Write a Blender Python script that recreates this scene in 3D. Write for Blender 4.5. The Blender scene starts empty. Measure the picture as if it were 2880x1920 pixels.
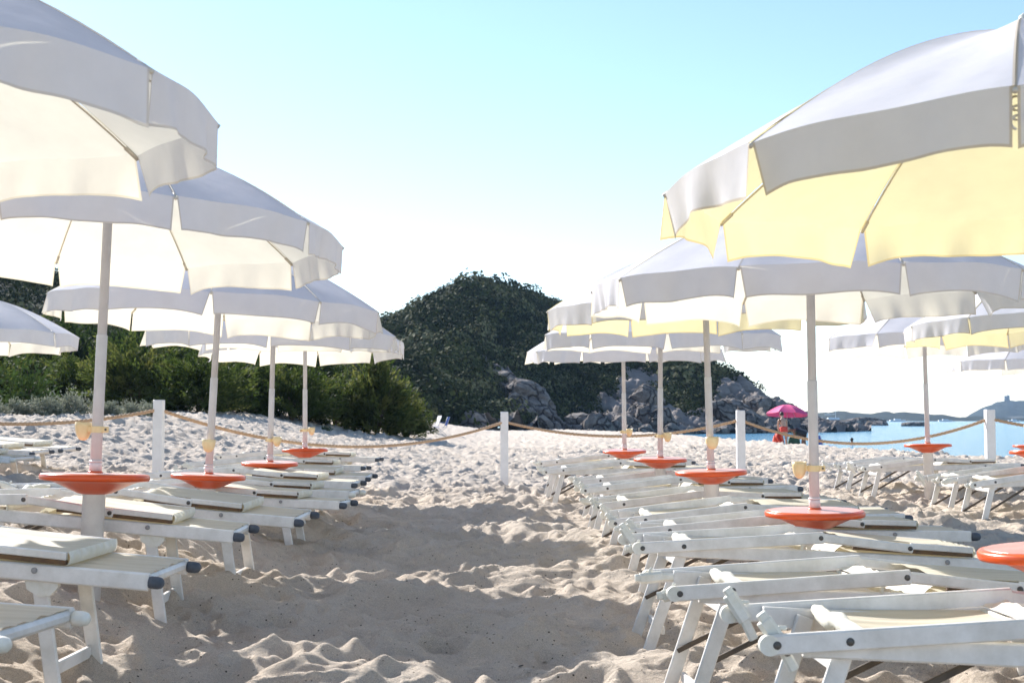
import bpy, math, random
import numpy as np
from mathutils import Vector, Matrix

S = bpy.context.scene
R_ = math.radians
# ------------------------------------------------------------------ camera, sky, sun, exposure
EYE = 1.0
FPX, CXP, CYP, HZ = 3761.0, 1440.0, 960.0, 1179.0      # focal length, centre and horizon in photo pixels
cam = bpy.data.cameras.new('camera'); camo = bpy.data.objects.new('camera', cam)
S.collection.objects.link(camo); S.camera = camo
cam.sensor_width = 36.0; cam.lens = 36.0 * FPX / 2880.0
cam.clip_start = 0.05; cam.clip_end = 20000
camo.location = (0, 0, EYE)
PITCH = math.atan((HZ - CYP) / FPX)
camo.rotation_euler = (math.pi / 2 + PITCH, 0, 0)
cam.dof.use_dof = True; cam.dof.focus_distance = 9.0; cam.dof.aperture_fstop = 8.0

SUN_EL, SUN_AZ = R_(30), R_(35)                         # azimuth measured to the left of straight ahead
w = bpy.data.worlds.new("World"); S.world = w; w.use_nodes = True
nt = w.node_tree
sky = nt.nodes.new('ShaderNodeTexSky'); sky.sky_type = 'NISHITA'; sky.sun_disc = False
sky.sun_elevation = SUN_EL; sky.sun_rotation = -SUN_AZ
sky.air_density = 1.0; sky.dust_density = 0.12; sky.ozone_density = 2.2; sky.altitude = 100
bg = nt.nodes['Background']; bg.inputs['Strength'].default_value = 0.11
nt.links.new(sky.outputs[0], bg.inputs[0])
sl = bpy.data.lights.new('sun', 'SUN'); so = bpy.data.objects.new('sun', sl); S.collection.objects.link(so)
sl.energy = 4.9; sl.angle = R_(0.5); sl.color = (1.0, 0.965, 0.91)
sdir = Vector((-math.sin(SUN_AZ) * math.cos(SUN_EL), math.cos(SUN_AZ) * math.cos(SUN_EL), math.sin(SUN_EL)))
so.rotation_euler = sdir.to_track_quat('Z', 'Y').to_euler()
S.view_settings.view_transform = 'Standard'; S.view_settings.look = 'None'
S.view_settings.gamma = 1.0; S.view_settings.exposure = 1.0
S.cycles.max_bounces = 8; S.cycles.transparent_max_bounces = 8
S.cycles.caustics_reflective = False; S.cycles.caustics_refractive = False

# ------------------------------------------------------------------ helpers
def at(px, py, d):
    """world point seen at photo pixel (2880 wide) and level distance d"""
    c, s = math.cos(PITCH), math.sin(PITCH)
    u, v = (px - CXP) / FPX, (CYP - py) / FPX
    y, z = c - v * s, s + v * c
    k = d / y
    return Vector((u * k, d, EYE + z * k))
def zpx(py, d): return at(CXP, py, d).z
K = 2880 / 2352.0

def nodes(name):
    m = bpy.data.materials.new(name); m.use_nodes = True
    return m, m.node_tree, m.node_tree.nodes['Principled BSDF'], m.node_tree.nodes['Material Output']
def N(t, typ, **kw):
    n = t.nodes.new(typ)
    for k, v in kw.items():
        if k in n.inputs: n.inputs[k].default_value = v
        else: setattr(n, k, v)
    return n
def noise(t, scale, detail=4, rough=.6, coord='Object'):
    tc = N(t, 'ShaderNodeTexCoord'); n = N(t, 'ShaderNodeTexNoise'); n.inputs['Scale'].default_value = scale
    n.inputs['Detail'].default_value = detail; n.inputs['Roughness'].default_value = rough
    t.links.new(tc.outputs[coord], n.inputs['Vector']); return n
def ramp(t, src, stops):
    r = N(t, 'ShaderNodeValToRGB'); e = r.color_ramp.elements
    while len(e) > 2: e.remove(e[-1])
    for i, (p, c) in enumerate(stops):
        if i > 1: e.new(p)
        e[i].position = p; e[i].color = (*c, 1) if len(c) == 3 else c
    t.links.new(src, r.inputs[0]); return r
def bump(t, p, src, strength, dist):
    b = N(t, 'ShaderNodeBump'); b.inputs['Strength'].default_value = strength; b.inputs['Distance'].default_value = dist
    t.links.new(src, b.inputs['Height']); t.links.new(b.outputs[0], p.inputs['Normal']); return b

def paint(name, c1, c2, rough, scale=18, bmp=.0, metallic=0):
    m, t, p, o = nodes(name)
    n = noise(t, scale, 5, .65); r = ramp(t, n.outputs[0], [(.35, c2), (.62, c1)])
    t.links.new(r.outputs[0], p.inputs['Base Color'])
    p.inputs['Roughness'].default_value = rough; p.inputs['Metallic'].default_value = metallic
    if bmp: bump(t, p, noise(t, scale * 8, 3).outputs[0], bmp, .002)
    return m
M = {}
M['white'] = paint('white_paint', (.79, .765, .74), (.62, .595, .56), .42, 7, .06)
M['plastic'] = paint('white_plastic', (.80, .78, .72), (.68, .65, .56), .45, 14)
M['cream'] = paint('cream_plastic', (.86, .70, .42), (.78, .58, .30), .4, 12)
M['rubber'] = paint('grey_rubber', (.075, .09, .115), (.05, .06, .08), .55, 30)
M['bolt'] = paint('dull_steel', (.16, .15, .14), (.08, .075, .07), .45, 40, 0, .6)
M['dull'] = paint('grey_plug', (.36, .35, .35), (.28, .27, .27), .5, 20)
M['rod'] = paint('brown_rod', (.10, .075, .055), (.06, .045, .035), .6, 20)
M['edge'] = paint('brown_edging', (.16, .085, .035), (.07, .045, .03), .7, 20)
M['alu'] = paint('pole_aluminium', (.62, .61, .63), (.54, .53, .55), .55, 6)
M['sleeve'] = paint('sleeve_plastic', (.80, .77, .75), (.70, .66, .64), .4, 9)
M['collar'] = paint('pinkish_collar', (.74, .69, .70), (.66, .60, .61), .3, 12)
M['orange'] = paint('orange_plastic', (.70, .090, .010), (.62, .07, .008), .30, 9)
M['faded_sheen'] = paint('faded_sheen_orange', (.62, .30, .245), (.58, .22, .165), .32, 7)  # table top: real fading plus pale sky sheen painted into the colour
M['ribs'] = paint('rib_metal', (.66, .60, .50), (.56, .50, .40), .5, 20)
M['post'] = paint('white_post', (.80, .79, .79), (.70, .69, .69), .5, 4, .05)

def canvas(name, outer, trans, fac, hem):
    m, t, p, o = nodes(name); t.nodes.remove(p)
    uv = N(t, 'ShaderNodeUVMap'); uv.uv_map = 'edge'
    sx = N(t, 'ShaderNodeSeparateXYZ'); t.links.new(uv.outputs[0], sx.inputs[0])
    mn = N(t, 'ShaderNodeMath', operation='MINIMUM'); t.links.new(sx.outputs[0], mn.inputs[0]); t.links.new(sx.outputs[1], mn.inputs[1])
    mr = N(t, 'ShaderNodeMapRange'); mr.inputs[1].default_value = .006; mr.inputs[2].default_value = .009
    t.links.new(mn.outputs[0], mr.inputs[0])
    n = noise(t, 7, 5, .6)
    def two(c, k):
        r = ramp(t, n.outputs[0], [(.3, tuple(x * k for x in c)), (.7, c)])
        x = N(t, 'ShaderNodeMixRGB'); x.inputs[1].default_value = (*[a * b for a, b in zip(c, hem)], 1)
        t.links.new(mr.outputs[0], x.inputs[0]); t.links.new(r.outputs[0], x.inputs[2]); return x
    a = two(outer, .94); b = two(trans, .92)
    d = N(t, 'ShaderNodeBsdfDiffuse'); tr = N(t, 'ShaderNodeBsdfTranslucent'); mx = N(t, 'ShaderNodeMixShader')
    mx.inputs[0].default_value = fac
    t.links.new(a.outputs[0], d.inputs[0]); t.links.new(b.outputs[0], tr.inputs[0])
    n2 = noise(t, 6, 2, .5); bb = N(t, 'ShaderNodeBump'); bb.inputs['Strength'].default_value = .22; bb.inputs['Distance'].default_value = .02
    t.links.new(n2.outputs[0], bb.inputs['Height'])
    t.links.new(bb.outputs[0], d.inputs['Normal']); t.links.new(bb.outputs[0], tr.inputs['Normal'])
    t.links.new(d.outputs[0], mx.inputs[1]); t.links.new(tr.outputs[0], mx.inputs[2]); t.links.new(mx.outputs[0], o.inputs[0])
    return m
M['canvas'] = canvas('white_canvas', (.78, .78, .855), (.93, .87, .67), .34, (.84, .80, .73))
M['canvas_glow'] = canvas('backlit_glow_canvas', (.78, .78, .85), (.91, .80, .37), .32, (.82, .74, .60))  # yellow glow of sunlit cloth seen from below, painted into the translucent colour

def fabric(name, c1, c2, tr):
    m, t, p, o = nodes(name)
    tc = N(t, 'ShaderNodeTexCoord'); mp = N(t, 'ShaderNodeMapping'); mp.inputs['Scale'].default_value = (1.2, 14, 8)
    n = N(t, 'ShaderNodeTexNoise'); n.inputs['Scale'].default_value = 2.2; n.inputs['Detail'].default_value = 4
    t.links.new(tc.outputs['Object'], mp.inputs[0]); t.links.new(mp.outputs[0], n.inputs['Vector'])
    r = ramp(t, n.outputs[0], [(.32, c2), (.66, c1)]); t.links.new(r.outputs[0], p.inputs['Base Color'])
    p.inputs['Roughness'].default_value = .8
    bump(t, p, n.outputs[0], .4, .012)
    b = N(t, 'ShaderNodeBsdfTranslucent'); b.inputs[0].default_value = (*tr, 1); mx = N(t, 'ShaderNodeMixShader'); mx.inputs[0].default_value = .22
    t.links.new(p.outputs[0], mx.inputs[1]); t.links.new(b.outputs[0], mx.inputs[2]); t.links.new(mx.outputs[0], o.inputs[0])
    return m
M['sling'] = fabric('cream_sling', (.72, .66, .54), (.60, .54, .42), (.8, .72, .5))
M['hem'] = fabric('white_hem', (.84, .82, .76), (.74, .71, .62), (.85, .8, .6))

def mesh_from(name, v, f, mat=None, smooth=False, uv=None):
    me = bpy.data.meshes.new(name)
    me.from_pydata([tuple(map(float, x)) for x in v], [], [tuple(map(int, x)) for x in f])
    if mat: me.materials.append(mat)
    if smooth: me.polygons.foreach_set('use_smooth', [True] * len(me.polygons))
    if uv is not None:
        l = me.uv_layers.new(name='edge'); idx = np.empty(len(me.loops), int); me.loops.foreach_get('vertex_index', idx)
        l.data.foreach_set('uv', np.asarray(uv, float)[idx].ravel())
    me.update(); return me
def mesh_np(name, v, quads, mat=None, smooth=True):
    me = bpy.data.meshes.new(name); v = np.asarray(v, np.float32); q = np.asarray(quads, np.int32); n = q.shape[1]
    me.vertices.add(len(v)); me.vertices.foreach_set('co', v.ravel())
    me.loops.add(q.size); me.loops.foreach_set('vertex_index', q.ravel())
    me.polygons.add(len(q)); me.polygons.foreach_set('loop_start', np.arange(len(q), dtype=np.int32) * n)
    me.polygons.foreach_set('loop_total', np.full(len(q), n, np.int32))
    me.polygons.foreach_set('use_smooth', np.full(len(q), smooth, bool))
    if mat: me.materials.append(mat)
    me.update(calc_edges=True); me.validate(); return me
def link(name, data, parent=None):
    o = bpy.data.objects.new(name, data); S.collection.objects.link(o)
    if parent: o.parent = parent
    return o
def tag(o, label=None, cat=None, group=None, kind=None):
    for k, v in (('label', label), ('category', cat), ('group', group), ('kind', kind)):
        if v: o[k] = v
    return o
def empty(name, loc=(0, 0, 0)):
    o = link(name, None); o.location = loc; o.empty_display_size = .1; return o

class MB:
    def __init__(s): s.v = []; s.f = []
    def add(s, v, f):
        b = len(s.v); s.v += [tuple(x) for x in v]; s.f += [tuple(b + i for i in q) for q in f]; return s
    def bar(s, p0, p1, wd, ht, ch=.004, up=(0, 0, 1), inset=.0025):
        """bar of chamfered rectangular section between two points"""
        p0, p1 = Vector(p0), Vector(p1); a = (p1 - p0).normalized(); side = a.cross(Vector(up)).normalized(); u = side.cross(a)
        x, y = wd / 2, ht / 2; c = min(ch, x * .8, y * .8)
        sec = [(x, y - c), (x - c, y), (-x + c, y), (-x, y - c), (-x, -y + c), (-x + c, -y), (x - c, -y), (x, -y + c)]
        rings = []; L = (p1 - p0).length; e = min(inset, L * .2)
        for t, k in ((0, 1 - 2 * e / max(wd, ht)), (e, 1), (L - e, 1), (L, 1 - 2 * e / max(wd, ht))):
            rings.append([p0 + a * t + side * (q[0] * k) + u * (q[1] * k) for q in sec])
        return s.skin(rings, True)
    def skin(s, rings, caps=True, closed=True):
        n = len(rings[0]); v = [p for r in rings for p in r]; f = []
        for i in range(len(rings) - 1):
            for j in range(n if closed else n - 1):
                k = (j + 1) % n; f.append((i * n + j, i * n + k, (i + 1) * n + k, (i + 1) * n + j))
        if caps: f += [tuple(range(n))[::-1], tuple((len(rings) - 1) * n + j for j in range(n))]
        return s.add(v, f)
    def tube(s, pts, r, n=10, caps=True):
        pts = [Vector(p) for p in pts]; rings = []; ref = Vector((0, 0, 1))
        if abs((pts[-1] - pts[0]).normalized().dot(ref)) > .9: ref = Vector((1, 0, 0))
        for i, p in enumerate(pts):
            a = (pts[min(i + 1, len(pts) - 1)] - pts[max(i - 1, 0)]).normalized(); x = a.cross(ref).normalized(); y = x.cross(a)
            rr = r[i] if hasattr(r, '__len__') else r
            rings.append([p + x * (rr * math.cos(2 * math.pi * k / n)) + y * (rr * math.sin(2 * math.pi * k / n)) for k in range(n)])
        return s.skin(rings, caps)
    def lathe(s, prof, n=32, o=(0, 0, 0), mat=None):
        o = Vector(o); rings = []
        for r, z in prof:
            ring = [Vector((r * math.cos(2 * math.pi * k / n), r * math.sin(2 * math.pi * k / n), z)) for k in range(n)]
            if mat: ring = [mat @ p for p in ring]
            rings.append([o + p for p in ring])
        return s.skin(rings, True)
    def grid(s, fn, nu, nv):
        v = [fn(i / nu, j / nv) for j in range(nv + 1) for i in range(nu + 1)]
        f = [(j * (nu + 1) + i, j * (nu + 1) + i + 1, (j + 1) * (nu + 1) + i + 1, (j + 1) * (nu + 1) + i) for j in range(nv) for i in range(nu)]
        return s.add(v, f)
    def build(s, name, mat, parent=None, smooth=False):
        return link(name, mesh_from(name, s.v, s.f, mat, smooth), parent)

def hash2(i, j, seed):
    h = (i.astype(np.int64) * 374761393 + j.astype(np.int64) * 668265263 + seed * 1442695041) & 0xffffffff
    h = ((h ^ (h >> 13)) * 1274126177) & 0xffffffff
    return ((h ^ (h >> 16)) & 0xffffff) / float(0xffffff)
def vnoise(x, y, seed=0):
    i = np.floor(x); j = np.floor(y); fx = x - i; fy = y - j
    fx = fx ** 3 * (fx * (6 * fx - 15) + 10); fy = fy ** 3 * (fy * (6 * fy - 15) + 10); i = i.astype(np.int64); j = j.astype(np.int64)
    a, b, c, d = hash2(i, j, seed), hash2(i + 1, j, seed), hash2(i, j + 1, seed), hash2(i + 1, j + 1, seed)
    return (a + (b - a) * fx) * (1 - fy) + (c + (d - c) * fx) * fy
def fbm(x, y, seed=0, oct=4, g=.5):
    t = 0; amp = 1; tot = 0
    for k in range(oct):
        t = t + amp * vnoise(x * 2 ** k + 13.7 * k, y * 2 ** k - 7.1 * k, seed + k); tot += amp; amp *= g
    return t / tot
def dimples(x, y, cell, seed, r0=.42):
    """soft round footprints with raised rims, one per jittered cell"""
    gx, gy = x / cell, y / cell; i0 = np.floor(gx).astype(np.int64); j0 = np.floor(gy).astype(np.int64); out = np.zeros_like(x)
    for a in (-1, 0, 1):
        for b in (-1, 0, 1):
            i, j = i0 + a, j0 + b
            cx = i + hash2(i, j, seed); cy = j + hash2(i, j, seed + 1); an = hash2(i, j, seed + 2) * 3.14159; k = .6 + .7 * hash2(i, j, seed + 3)
            dx, dy = gx - cx, gy - cy; u = dx * np.cos(an) + dy * np.sin(an); v = -dx * np.sin(an) + dy * np.cos(an)
            q = ((u / (1.25 * r0)) ** 2 + (v / (.8 * r0)) ** 2) / k ** 2
            out += k * (-np.exp(-q * 2.2) + .55 * np.exp(-(np.sqrt(q) - 1.15) ** 2 * 9))
    return out
def sstep(a, b, x):
    t = np.clip((x - a) / (b - a), 0, 1); return t * t * (3 - 2 * t)

# ------------------------------------------------------------------ sand
CREST = ([-1.6, -.35, -.1, .008, .10, .155, .22, .285, .383, .55, .9, 3.2], [200, 190, 170, 140, 97, 66, 48, 39, 32, 24, 16, 12])   # tan-angle -> distance of beach crest
def crest(x, y):
    return np.interp(np.arctan2(x, np.maximum(y, .01)), CREST[0], CREST[1])
def base_z(x, y):
    x = np.asarray(x, float); y = np.asarray(y, float)
    r = np.hypot(x, y)
    z = .085 * np.maximum(0, -x - 1.4) * (1 - .55 * sstep(8, 22, -x)) * sstep(-6, 2, y)
    z = z + .42 * sstep(17, 31, y) * sstep(4.5, 9, -x) + .25 * sstep(38, 52, y) * sstep(0, 7, -x)
    z = z + .04 * sstep(1, 3, x) - .10 * (1 - sstep(7.5, 12, y)) * (1 - sstep(1.6, 3.2, np.abs(x)))
    z = z + .16 * sstep(1.35, 2.4, -x) * (1 - sstep(11, 16, y)) * sstep(1, 3, y)
    c = crest(x, y)
    return z - np.maximum(0, r - c) * .045
def sand_z(x, y):
    x = np.asarray(x, float); y = np.asarray(y, float); r = np.hypot(x, y)
    k = 1 + .35 * sstep(9, 20, r) - .3 * sstep(60, 120, r)
    z = base_z(x, y)
    wx = x + .12 * (vnoise(x * 2.1, y * 2.1, 71) - .5); wy = y + .12 * (vnoise(x * 2.1 + 9, y * 2.1, 72) - .5)
    nr_ = 1 - .35 * sstep(10, 18, r)
    n = .12 * nr_ * (fbm(x / .85, y / .75, 5, 3) - .5) * 2
    n = n + .036 * dimples(wx, wy, .36, 11) + .023 * dimples(wx * .8, wy * 1.15, .19, 21) + .034 * (np.abs(fbm(x / .45, y / .33, 91, 3) - .5) * 2 - .35)
    n = n + .018 * (fbm(x / .10, y / .10, 31, 2) - .5)
    return z + n * k
m, t, p, o = nodes('sand')
n1 = noise(t, 1.3, 6, .6); n2 = noise(t, 260, 3, .7)
r1 = ramp(t, n1.outputs[0], [(.3, (.64, .545, .45)), (.7, (.74, .645, .545))])
r2 = ramp(t, n2.outputs[0], [(.36, (.42, .38, .35)), (.58, (1.08, 1.07, 1.06))])
mm = N(t, 'ShaderNodeMixRGB', blend_type='MULTIPLY'); mm.inputs[0].default_value = .6
t.links.new(r1.outputs[0], mm.inputs[1]); t.links.new(r2.outputs[0], mm.inputs[2])
tc = N(t, 'ShaderNodeTexCoord'); vo = N(t, 'ShaderNodeTexVoronoi'); vo.inputs['Scale'].default_value = 26; t.links.new(tc.outputs['Object'], vo.inputs['Vector'])
n3 = noise(t, 2.4, 3, .6)
sp = ramp(t, vo.outputs['Distance'], [(.10, (1, 1, 1)), (.16, (0, 0, 0))]); sp2 = ramp(t, n3.outputs[0], [(.42, (0, 0, 0)), (.60, (1, 1, 1))])
ml = N(t, 'ShaderNodeMath', operation='MULTIPLY'); t.links.new(sp.outputs[0], ml.inputs[0]); t.links.new(sp2.outputs[0], ml.inputs[1])
m2 = N(t, 'ShaderNodeMixRGB'); m2.inputs[2].default_value = (.07, .055, .04, 1); t.links.new(ml.outputs[0], m2.inputs[0]); t.links.new(mm.outputs[0], m2.inputs[1])
t.links.new(m2.outputs[0], p.inputs['Base Color']); p.inputs['Roughness'].default_value = .95; p.inputs['Specular IOR Level'].default_value = .15
n4 = noise(t, 22, 5, .65); ad = N(t, 'ShaderNodeMath', operation='MULTIPLY_ADD'); ad.inputs[1].default_value = .25
t.links.new(n2.outputs[0], ad.inputs[0]); t.links.new(n4.outputs[0], ad.inputs[2])
bump(t, p, ad.outputs[0], 1.0, .035)
M['sand'] = m

th = np.concatenate([np.linspace(-math.pi, R_(-36), 60, endpoint=False), np.linspace(R_(-36), R_(-25), 60, endpoint=False),
                     np.linspace(R_(-25), R_(25), 680, endpoint=False), np.linspace(R_(25), R_(36), 60, endpoint=False), np.linspace(R_(36), math.pi, 61)])[:-1]
rr = np.concatenate([[.3, .8, 1.3], np.geomspace(1.8, 45, 1180), np.geomspace(46, 200, 130), [230, 300]])
TT, RR = np.meshgrid(th, rr)
X, Y = RR * np.sin(TT), RR * np.cos(TT)
Z = sand_z(X, Y)
nr, nc = X.shape
V = np.stack([X, Y, Z], -1).reshape(-1, 3)
ii, jj = np.meshgrid(np.arange(nr - 1), np.arange(nc), indexing='ij'); j2 = (jj + 1) % nc
Q = np.stack([ii * nc + jj, (ii + 1) * nc + jj, (ii + 1) * nc + j2, ii * nc + j2], -1).reshape(-1, 4)[:, ::-1]
V = np.vstack([V, [[0, 0, float(Z[0].mean())]]]); ctr = len(V) - 1
j = np.arange(0, nc - 1, 2); Q = np.vstack([Q, np.stack([np.full_like(j, ctr), j, j + 1, (j + 2) % nc], -1)])
tag(link('beach', mesh_np('beach', V, Q, M['sand'])), kind='structure')

rg_ = np.random.default_rng(12); n = 2600
dy = 2.2 + 11 * rg_.uniform(0, 1, n) ** 1.4; dx_ = (rg_.uniform(-.42, .42, n)) * dy; dz_ = sand_z(dx_, dy) + .002
an = rg_.uniform(0, 6.28, n); ln = rg_.uniform(.003, .011, n) * np.where(rg_.uniform(0, 1, n) < .06, 2.6, 1); wd_ = rg_.uniform(.25, .7, n) * ln
v = []
for a_, b_ in ((1, 0), (0, 1), (-1, 0), (0, -1)):
    v.append(np.stack([dx_ + np.cos(an) * ln * a_ - np.sin(an) * wd_ * b_, dy + np.sin(an) * ln * a_ + np.cos(an) * wd_ * b_, dz_ + .003 * a_ + .002], -1))
V = np.stack(v, 1).reshape(-1, 3)
M['weed'] = paint('dry_seaweed', (.06, .045, .03), (.03, .024, .018), .8, 5)
tag(link('seaweed_bits', mesh_np('seaweed_bits', V, np.arange(len(V)).reshape(-1, 4), M['weed'], False)), kind='stuff')

# ------------------------------------------------------------------ water
m, t, p, o = nodes('sea_water')
p.inputs['Base Color'].default_value = (.09, .27, .41, 1); p.inputs['Roughness'].default_value = .12; p.inputs['IOR'].default_value = 1.33
tc = N(t, 'ShaderNodeTexCoord'); mp = N(t, 'ShaderNodeMapping'); mp.inputs['Scale'].default_value = (.5, 1.1, 1)
nn = N(t, 'ShaderNodeTexNoise'); nn.inputs['Scale'].default_value = 1.3; nn.inputs['Detail'].default_value = 6; nn.inputs['Roughness'].default_value = .62
t.links.new(tc.outputs['Object'], mp.inputs[0]); t.links.new(mp.outputs[0], nn.inputs['Vector'])
bump(t, p, nn.outputs[0], 1.0, .35)
WZ = -.5
rings = [25.0, 60, 120, 250, 500, 900, 1500, 2500, 4000]; wt = np.linspace(-R_(40), R_(60), 60)
TT, RR = np.meshgrid(wt, rings); V = np.stack([RR * np.sin(TT), RR * np.cos(TT), np.full_like(RR, WZ)], -1).reshape(-1, 3); nc = len(wt)
ii, jj = np.meshgrid(np.arange(len(rings) - 1), np.arange(nc - 1), indexing='ij')
Q = np.stack([ii * nc + jj, ii * nc + jj + 1, (ii + 1) * nc + jj + 1, (ii + 1) * nc + jj], -1).reshape(-1, 4)
tag(link('sea_water', mesh_np('sea_water', V, Q, m)), kind='structure')

# ------------------------------------------------------------------ hills
def attr_mat(name, green, rock, stain, spec=.2):
    m, t, p, o = nodes(name)
    a = N(t, 'ShaderNodeAttribute'); a.attribute_name = 'rock'
    n = noise(t, .35, 8, .7); g = ramp(t, n.outputs[0], [(.3, tuple(c * .6 for c in green)), (.7, green)])
    tc = N(t, 'ShaderNodeTexCoord'); mp = N(t, 'ShaderNodeMapping'); mp.inputs['Rotation'].default_value = (0, R_(38), 0); mp.inputs['Scale'].default_value = (.12, .3, .9)
    nn = N(t, 'ShaderNodeTexNoise'); nn.inputs['Scale'].default_value = .9; nn.inputs['Detail'].default_value = 8; nn.inputs['Roughness'].default_value = .7
    t.links.new(tc.outputs['Object'], mp.inputs[0]); t.links.new(mp.outputs[0], nn.inputs['Vector'])
    k = ramp(t, nn.outputs[0], [(.34, stain), (.5, rock), (.72, tuple(min(1, c * 1.35) for c in rock))])
    x = N(t, 'ShaderNodeMixRGB'); t.links.new(a.outputs['Fac'], x.inputs[0]); t.links.new(g.outputs[0], x.inputs[1]); t.links.new(k.outputs[0], x.inputs[2])
    t.links.new(x.outputs[0], p.inputs['Base Color']); p.inputs['Roughness'].default_value = .9; p.inputs['Specular IOR Level'].default_value = spec
    bump(t, p, nn.outputs[0], .9, .6); return m
M['hill'] = attr_mat('hillside', (.030, .038, .016), (.235, .205, .19), (.09, .075, .06))
SIL = np.array([(-700, 570), (-300, 590), (0, 622), (130, 648), (300, 685), (500, 725), (700, 760), (830, 768), (870, 768), (930, 734), (1000, 690), (1050, 668),
                (1110, 655), (1160, 666), (1230, 690), (1290, 714), (1350, 726), (1450, 764), (1550, 808), (1640, 850), (1690, 870), (1740, 900), (1780, 932), (1830, 958), (1885, 985), (1930, 1000)], float)
sil_t = np.arctan((SIL[:, 0] * K - CXP) / FPX)
def hill_geo(tn):
    foot = np.interp(tn, [-.6, -.30, -.15, -.03, .05, .16, .23, .26], [74, 80, 92, 118, 134, 146, 160, 178])
    ridge = foot + np.interp(tn, [-.6, -.2, -.05, 0, .10, .18, .235, .26], [60, 66, 75, 85, 70, 42, 22, 8])
    top = np.interp(tn, sil_t, SIL[:, 1] * K)
    c = np.cos(tn); dl = ridge * c
    zr = EYE + (HZ - top) / FPX * dl
    return foot, ridge, zr
def hill_z(tn, s):
    foot, ridge, zr = hill_geo(tn)
    r = foot + (ridge - foot) * s; x, y = r * np.sin(tn), r * np.cos(tn)
    zf = np.where(tn > .02, -1.2, 0.3); zf = zf + (base_z(x, y) - zf) * (tn < .02) * .0
    prof = np.where(s <= 1, .80 * np.clip(s, 0, 1) ** .92 + .20 * sstep(0, 1, s), 1 - .9 * (np.maximum(s, 1) - 1) ** 1.5)
    z = zf + (zr - zf) * prof
    rock = rock_mask(tn, s, x, y)
    rel = sstep(0, .12, s) * (1 - sstep(.75, 1.0, s))
    z = z + rel * 3.2 * (fbm(x / 18, y / 18, 41, 3) - .5) * np.clip(ridge - foot, 0, 60) / 60
    e = np.abs(fbm((x * .8 + z * .6) / 5.5, (y - z * .5) / 7, 47, 4) - .5) * 2
    e2 = np.abs(fbm((x + z * .8) / 2.4, (y - z) / 3, 49, 3) - .5) * 2
    z = z + rock * (3.4 * (.4 - e) + 1.8 * (.3 - e2) + 1.4 * (fbm(x / 1.3, y / 1.3 + z, 53, 3) - .5))
    return x, y, z, rock
def rock_mask(tn, s, x, y):
    n = fbm(x / 9, y / 9, 61, 4) - .5
    px = (np.tan(tn) * FPX + CXP) / K
    band = np.interp(px, [900, 1040, 1150, 1250, 1300, 1400, 1440, 1490, 1530, 1610, 1650, 1700, 1760, 1850], [-.6, -.25, -.05, .06, .10, .22, .42, .46, .34, .30, .55, .80, 1.1, 1.4])
    diag = 1 - np.abs(px - (1262 - 520 * s) + 120 * n) / (30 + 110 * np.clip(.25 - s, 0, 1)) - 7 * np.maximum(0, s - .25)
    return np.maximum(sstep(-.10, .06, band - s + .55 * n), sstep(.0, .25, diag))
tn = np.linspace(-.62, .262, 760); ss = np.concatenate([np.linspace(-.04, 1.0, 170), np.linspace(1.03, 1.7, 16)])
TN, SS = np.meshgrid(tn, ss); X, Y, Z, RK = hill_z(TN, SS)
nc = len(tn); ii, jj = np.meshgrid(np.arange(len(ss) - 1), np.arange(nc - 1), indexing='ij')
Q = np.stack([ii * nc + jj, ii * nc + jj + 1, (ii + 1) * nc + jj + 1, (ii + 1) * nc + jj], -1).reshape(-1, 4)
me = mesh_np('hill', np.stack([X, Y, Z], -1).reshape(-1, 3), Q, M['hill'])
a = me.attributes.new('rock', 'FLOAT', 'POINT'); a.data.foreach_set('value', RK.ravel().astype(np.float32))
tag(link('hill', me), kind='structure')

def leaf_mat(name, cols, trans=.3, var='tint', spec=.2):
    m, t, p, o = nodes(name)
    a = N(t, 'ShaderNodeAttribute'); a.attribute_name = var
    r = ramp(t, a.outputs['Fac'], [(i / (len(cols) - 1), c) for i, c in enumerate(cols)])
    t.links.new(r.outputs[0], p.inputs['Base Color']); p.inputs['Roughness'].default_value = .75; p.inputs['Specular IOR Level'].default_value = spec
    b = N(t, 'ShaderNodeBsdfTranslucent'); mx = N(t, 'ShaderNodeMixShader'); mx.inputs[0].default_value = trans
    hs = N(t, 'ShaderNodeHueSaturation'); hs.inputs['Value'].default_value = 1.5; hs.inputs['Saturation'].default_value = 1.1
    t.links.new(r.outputs[0], hs.inputs['Color']); t.links.new(hs.outputs[0], b.inputs[0])
    t.links.new(p.outputs[0], mx.inputs[1]); t.links.new(b.outputs[0], mx.inputs[2]); t.links.new(mx.outputs[0], o.inputs[0]); return m
M['scrub'] = leaf_mat('scrub_leaves', [(.018, .026, .008), (.038, .048, .015), (.074, .082, .028), (.15, .148, .08)], .06, spec=.04)
M['tamarisk'] = leaf_mat('feathery_leaves', [(.018, .030, .008), (.036, .054, .014), (.068, .088, .024), (.125, .13, .042)], .38)
M['greyleaf'] = leaf_mat('grey_leaves', [(.13, .15, .10), (.20, .21, .16), (.27, .27, .21)], .2)
M['glossleaf'] = leaf_mat('glossy_leaves', [(.035, .06, .018), (.06, .09, .025)], .2)
M['bark'] = paint('bark', (.16, .12, .09), (.08, .06, .045), .9, 12, .4)

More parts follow.
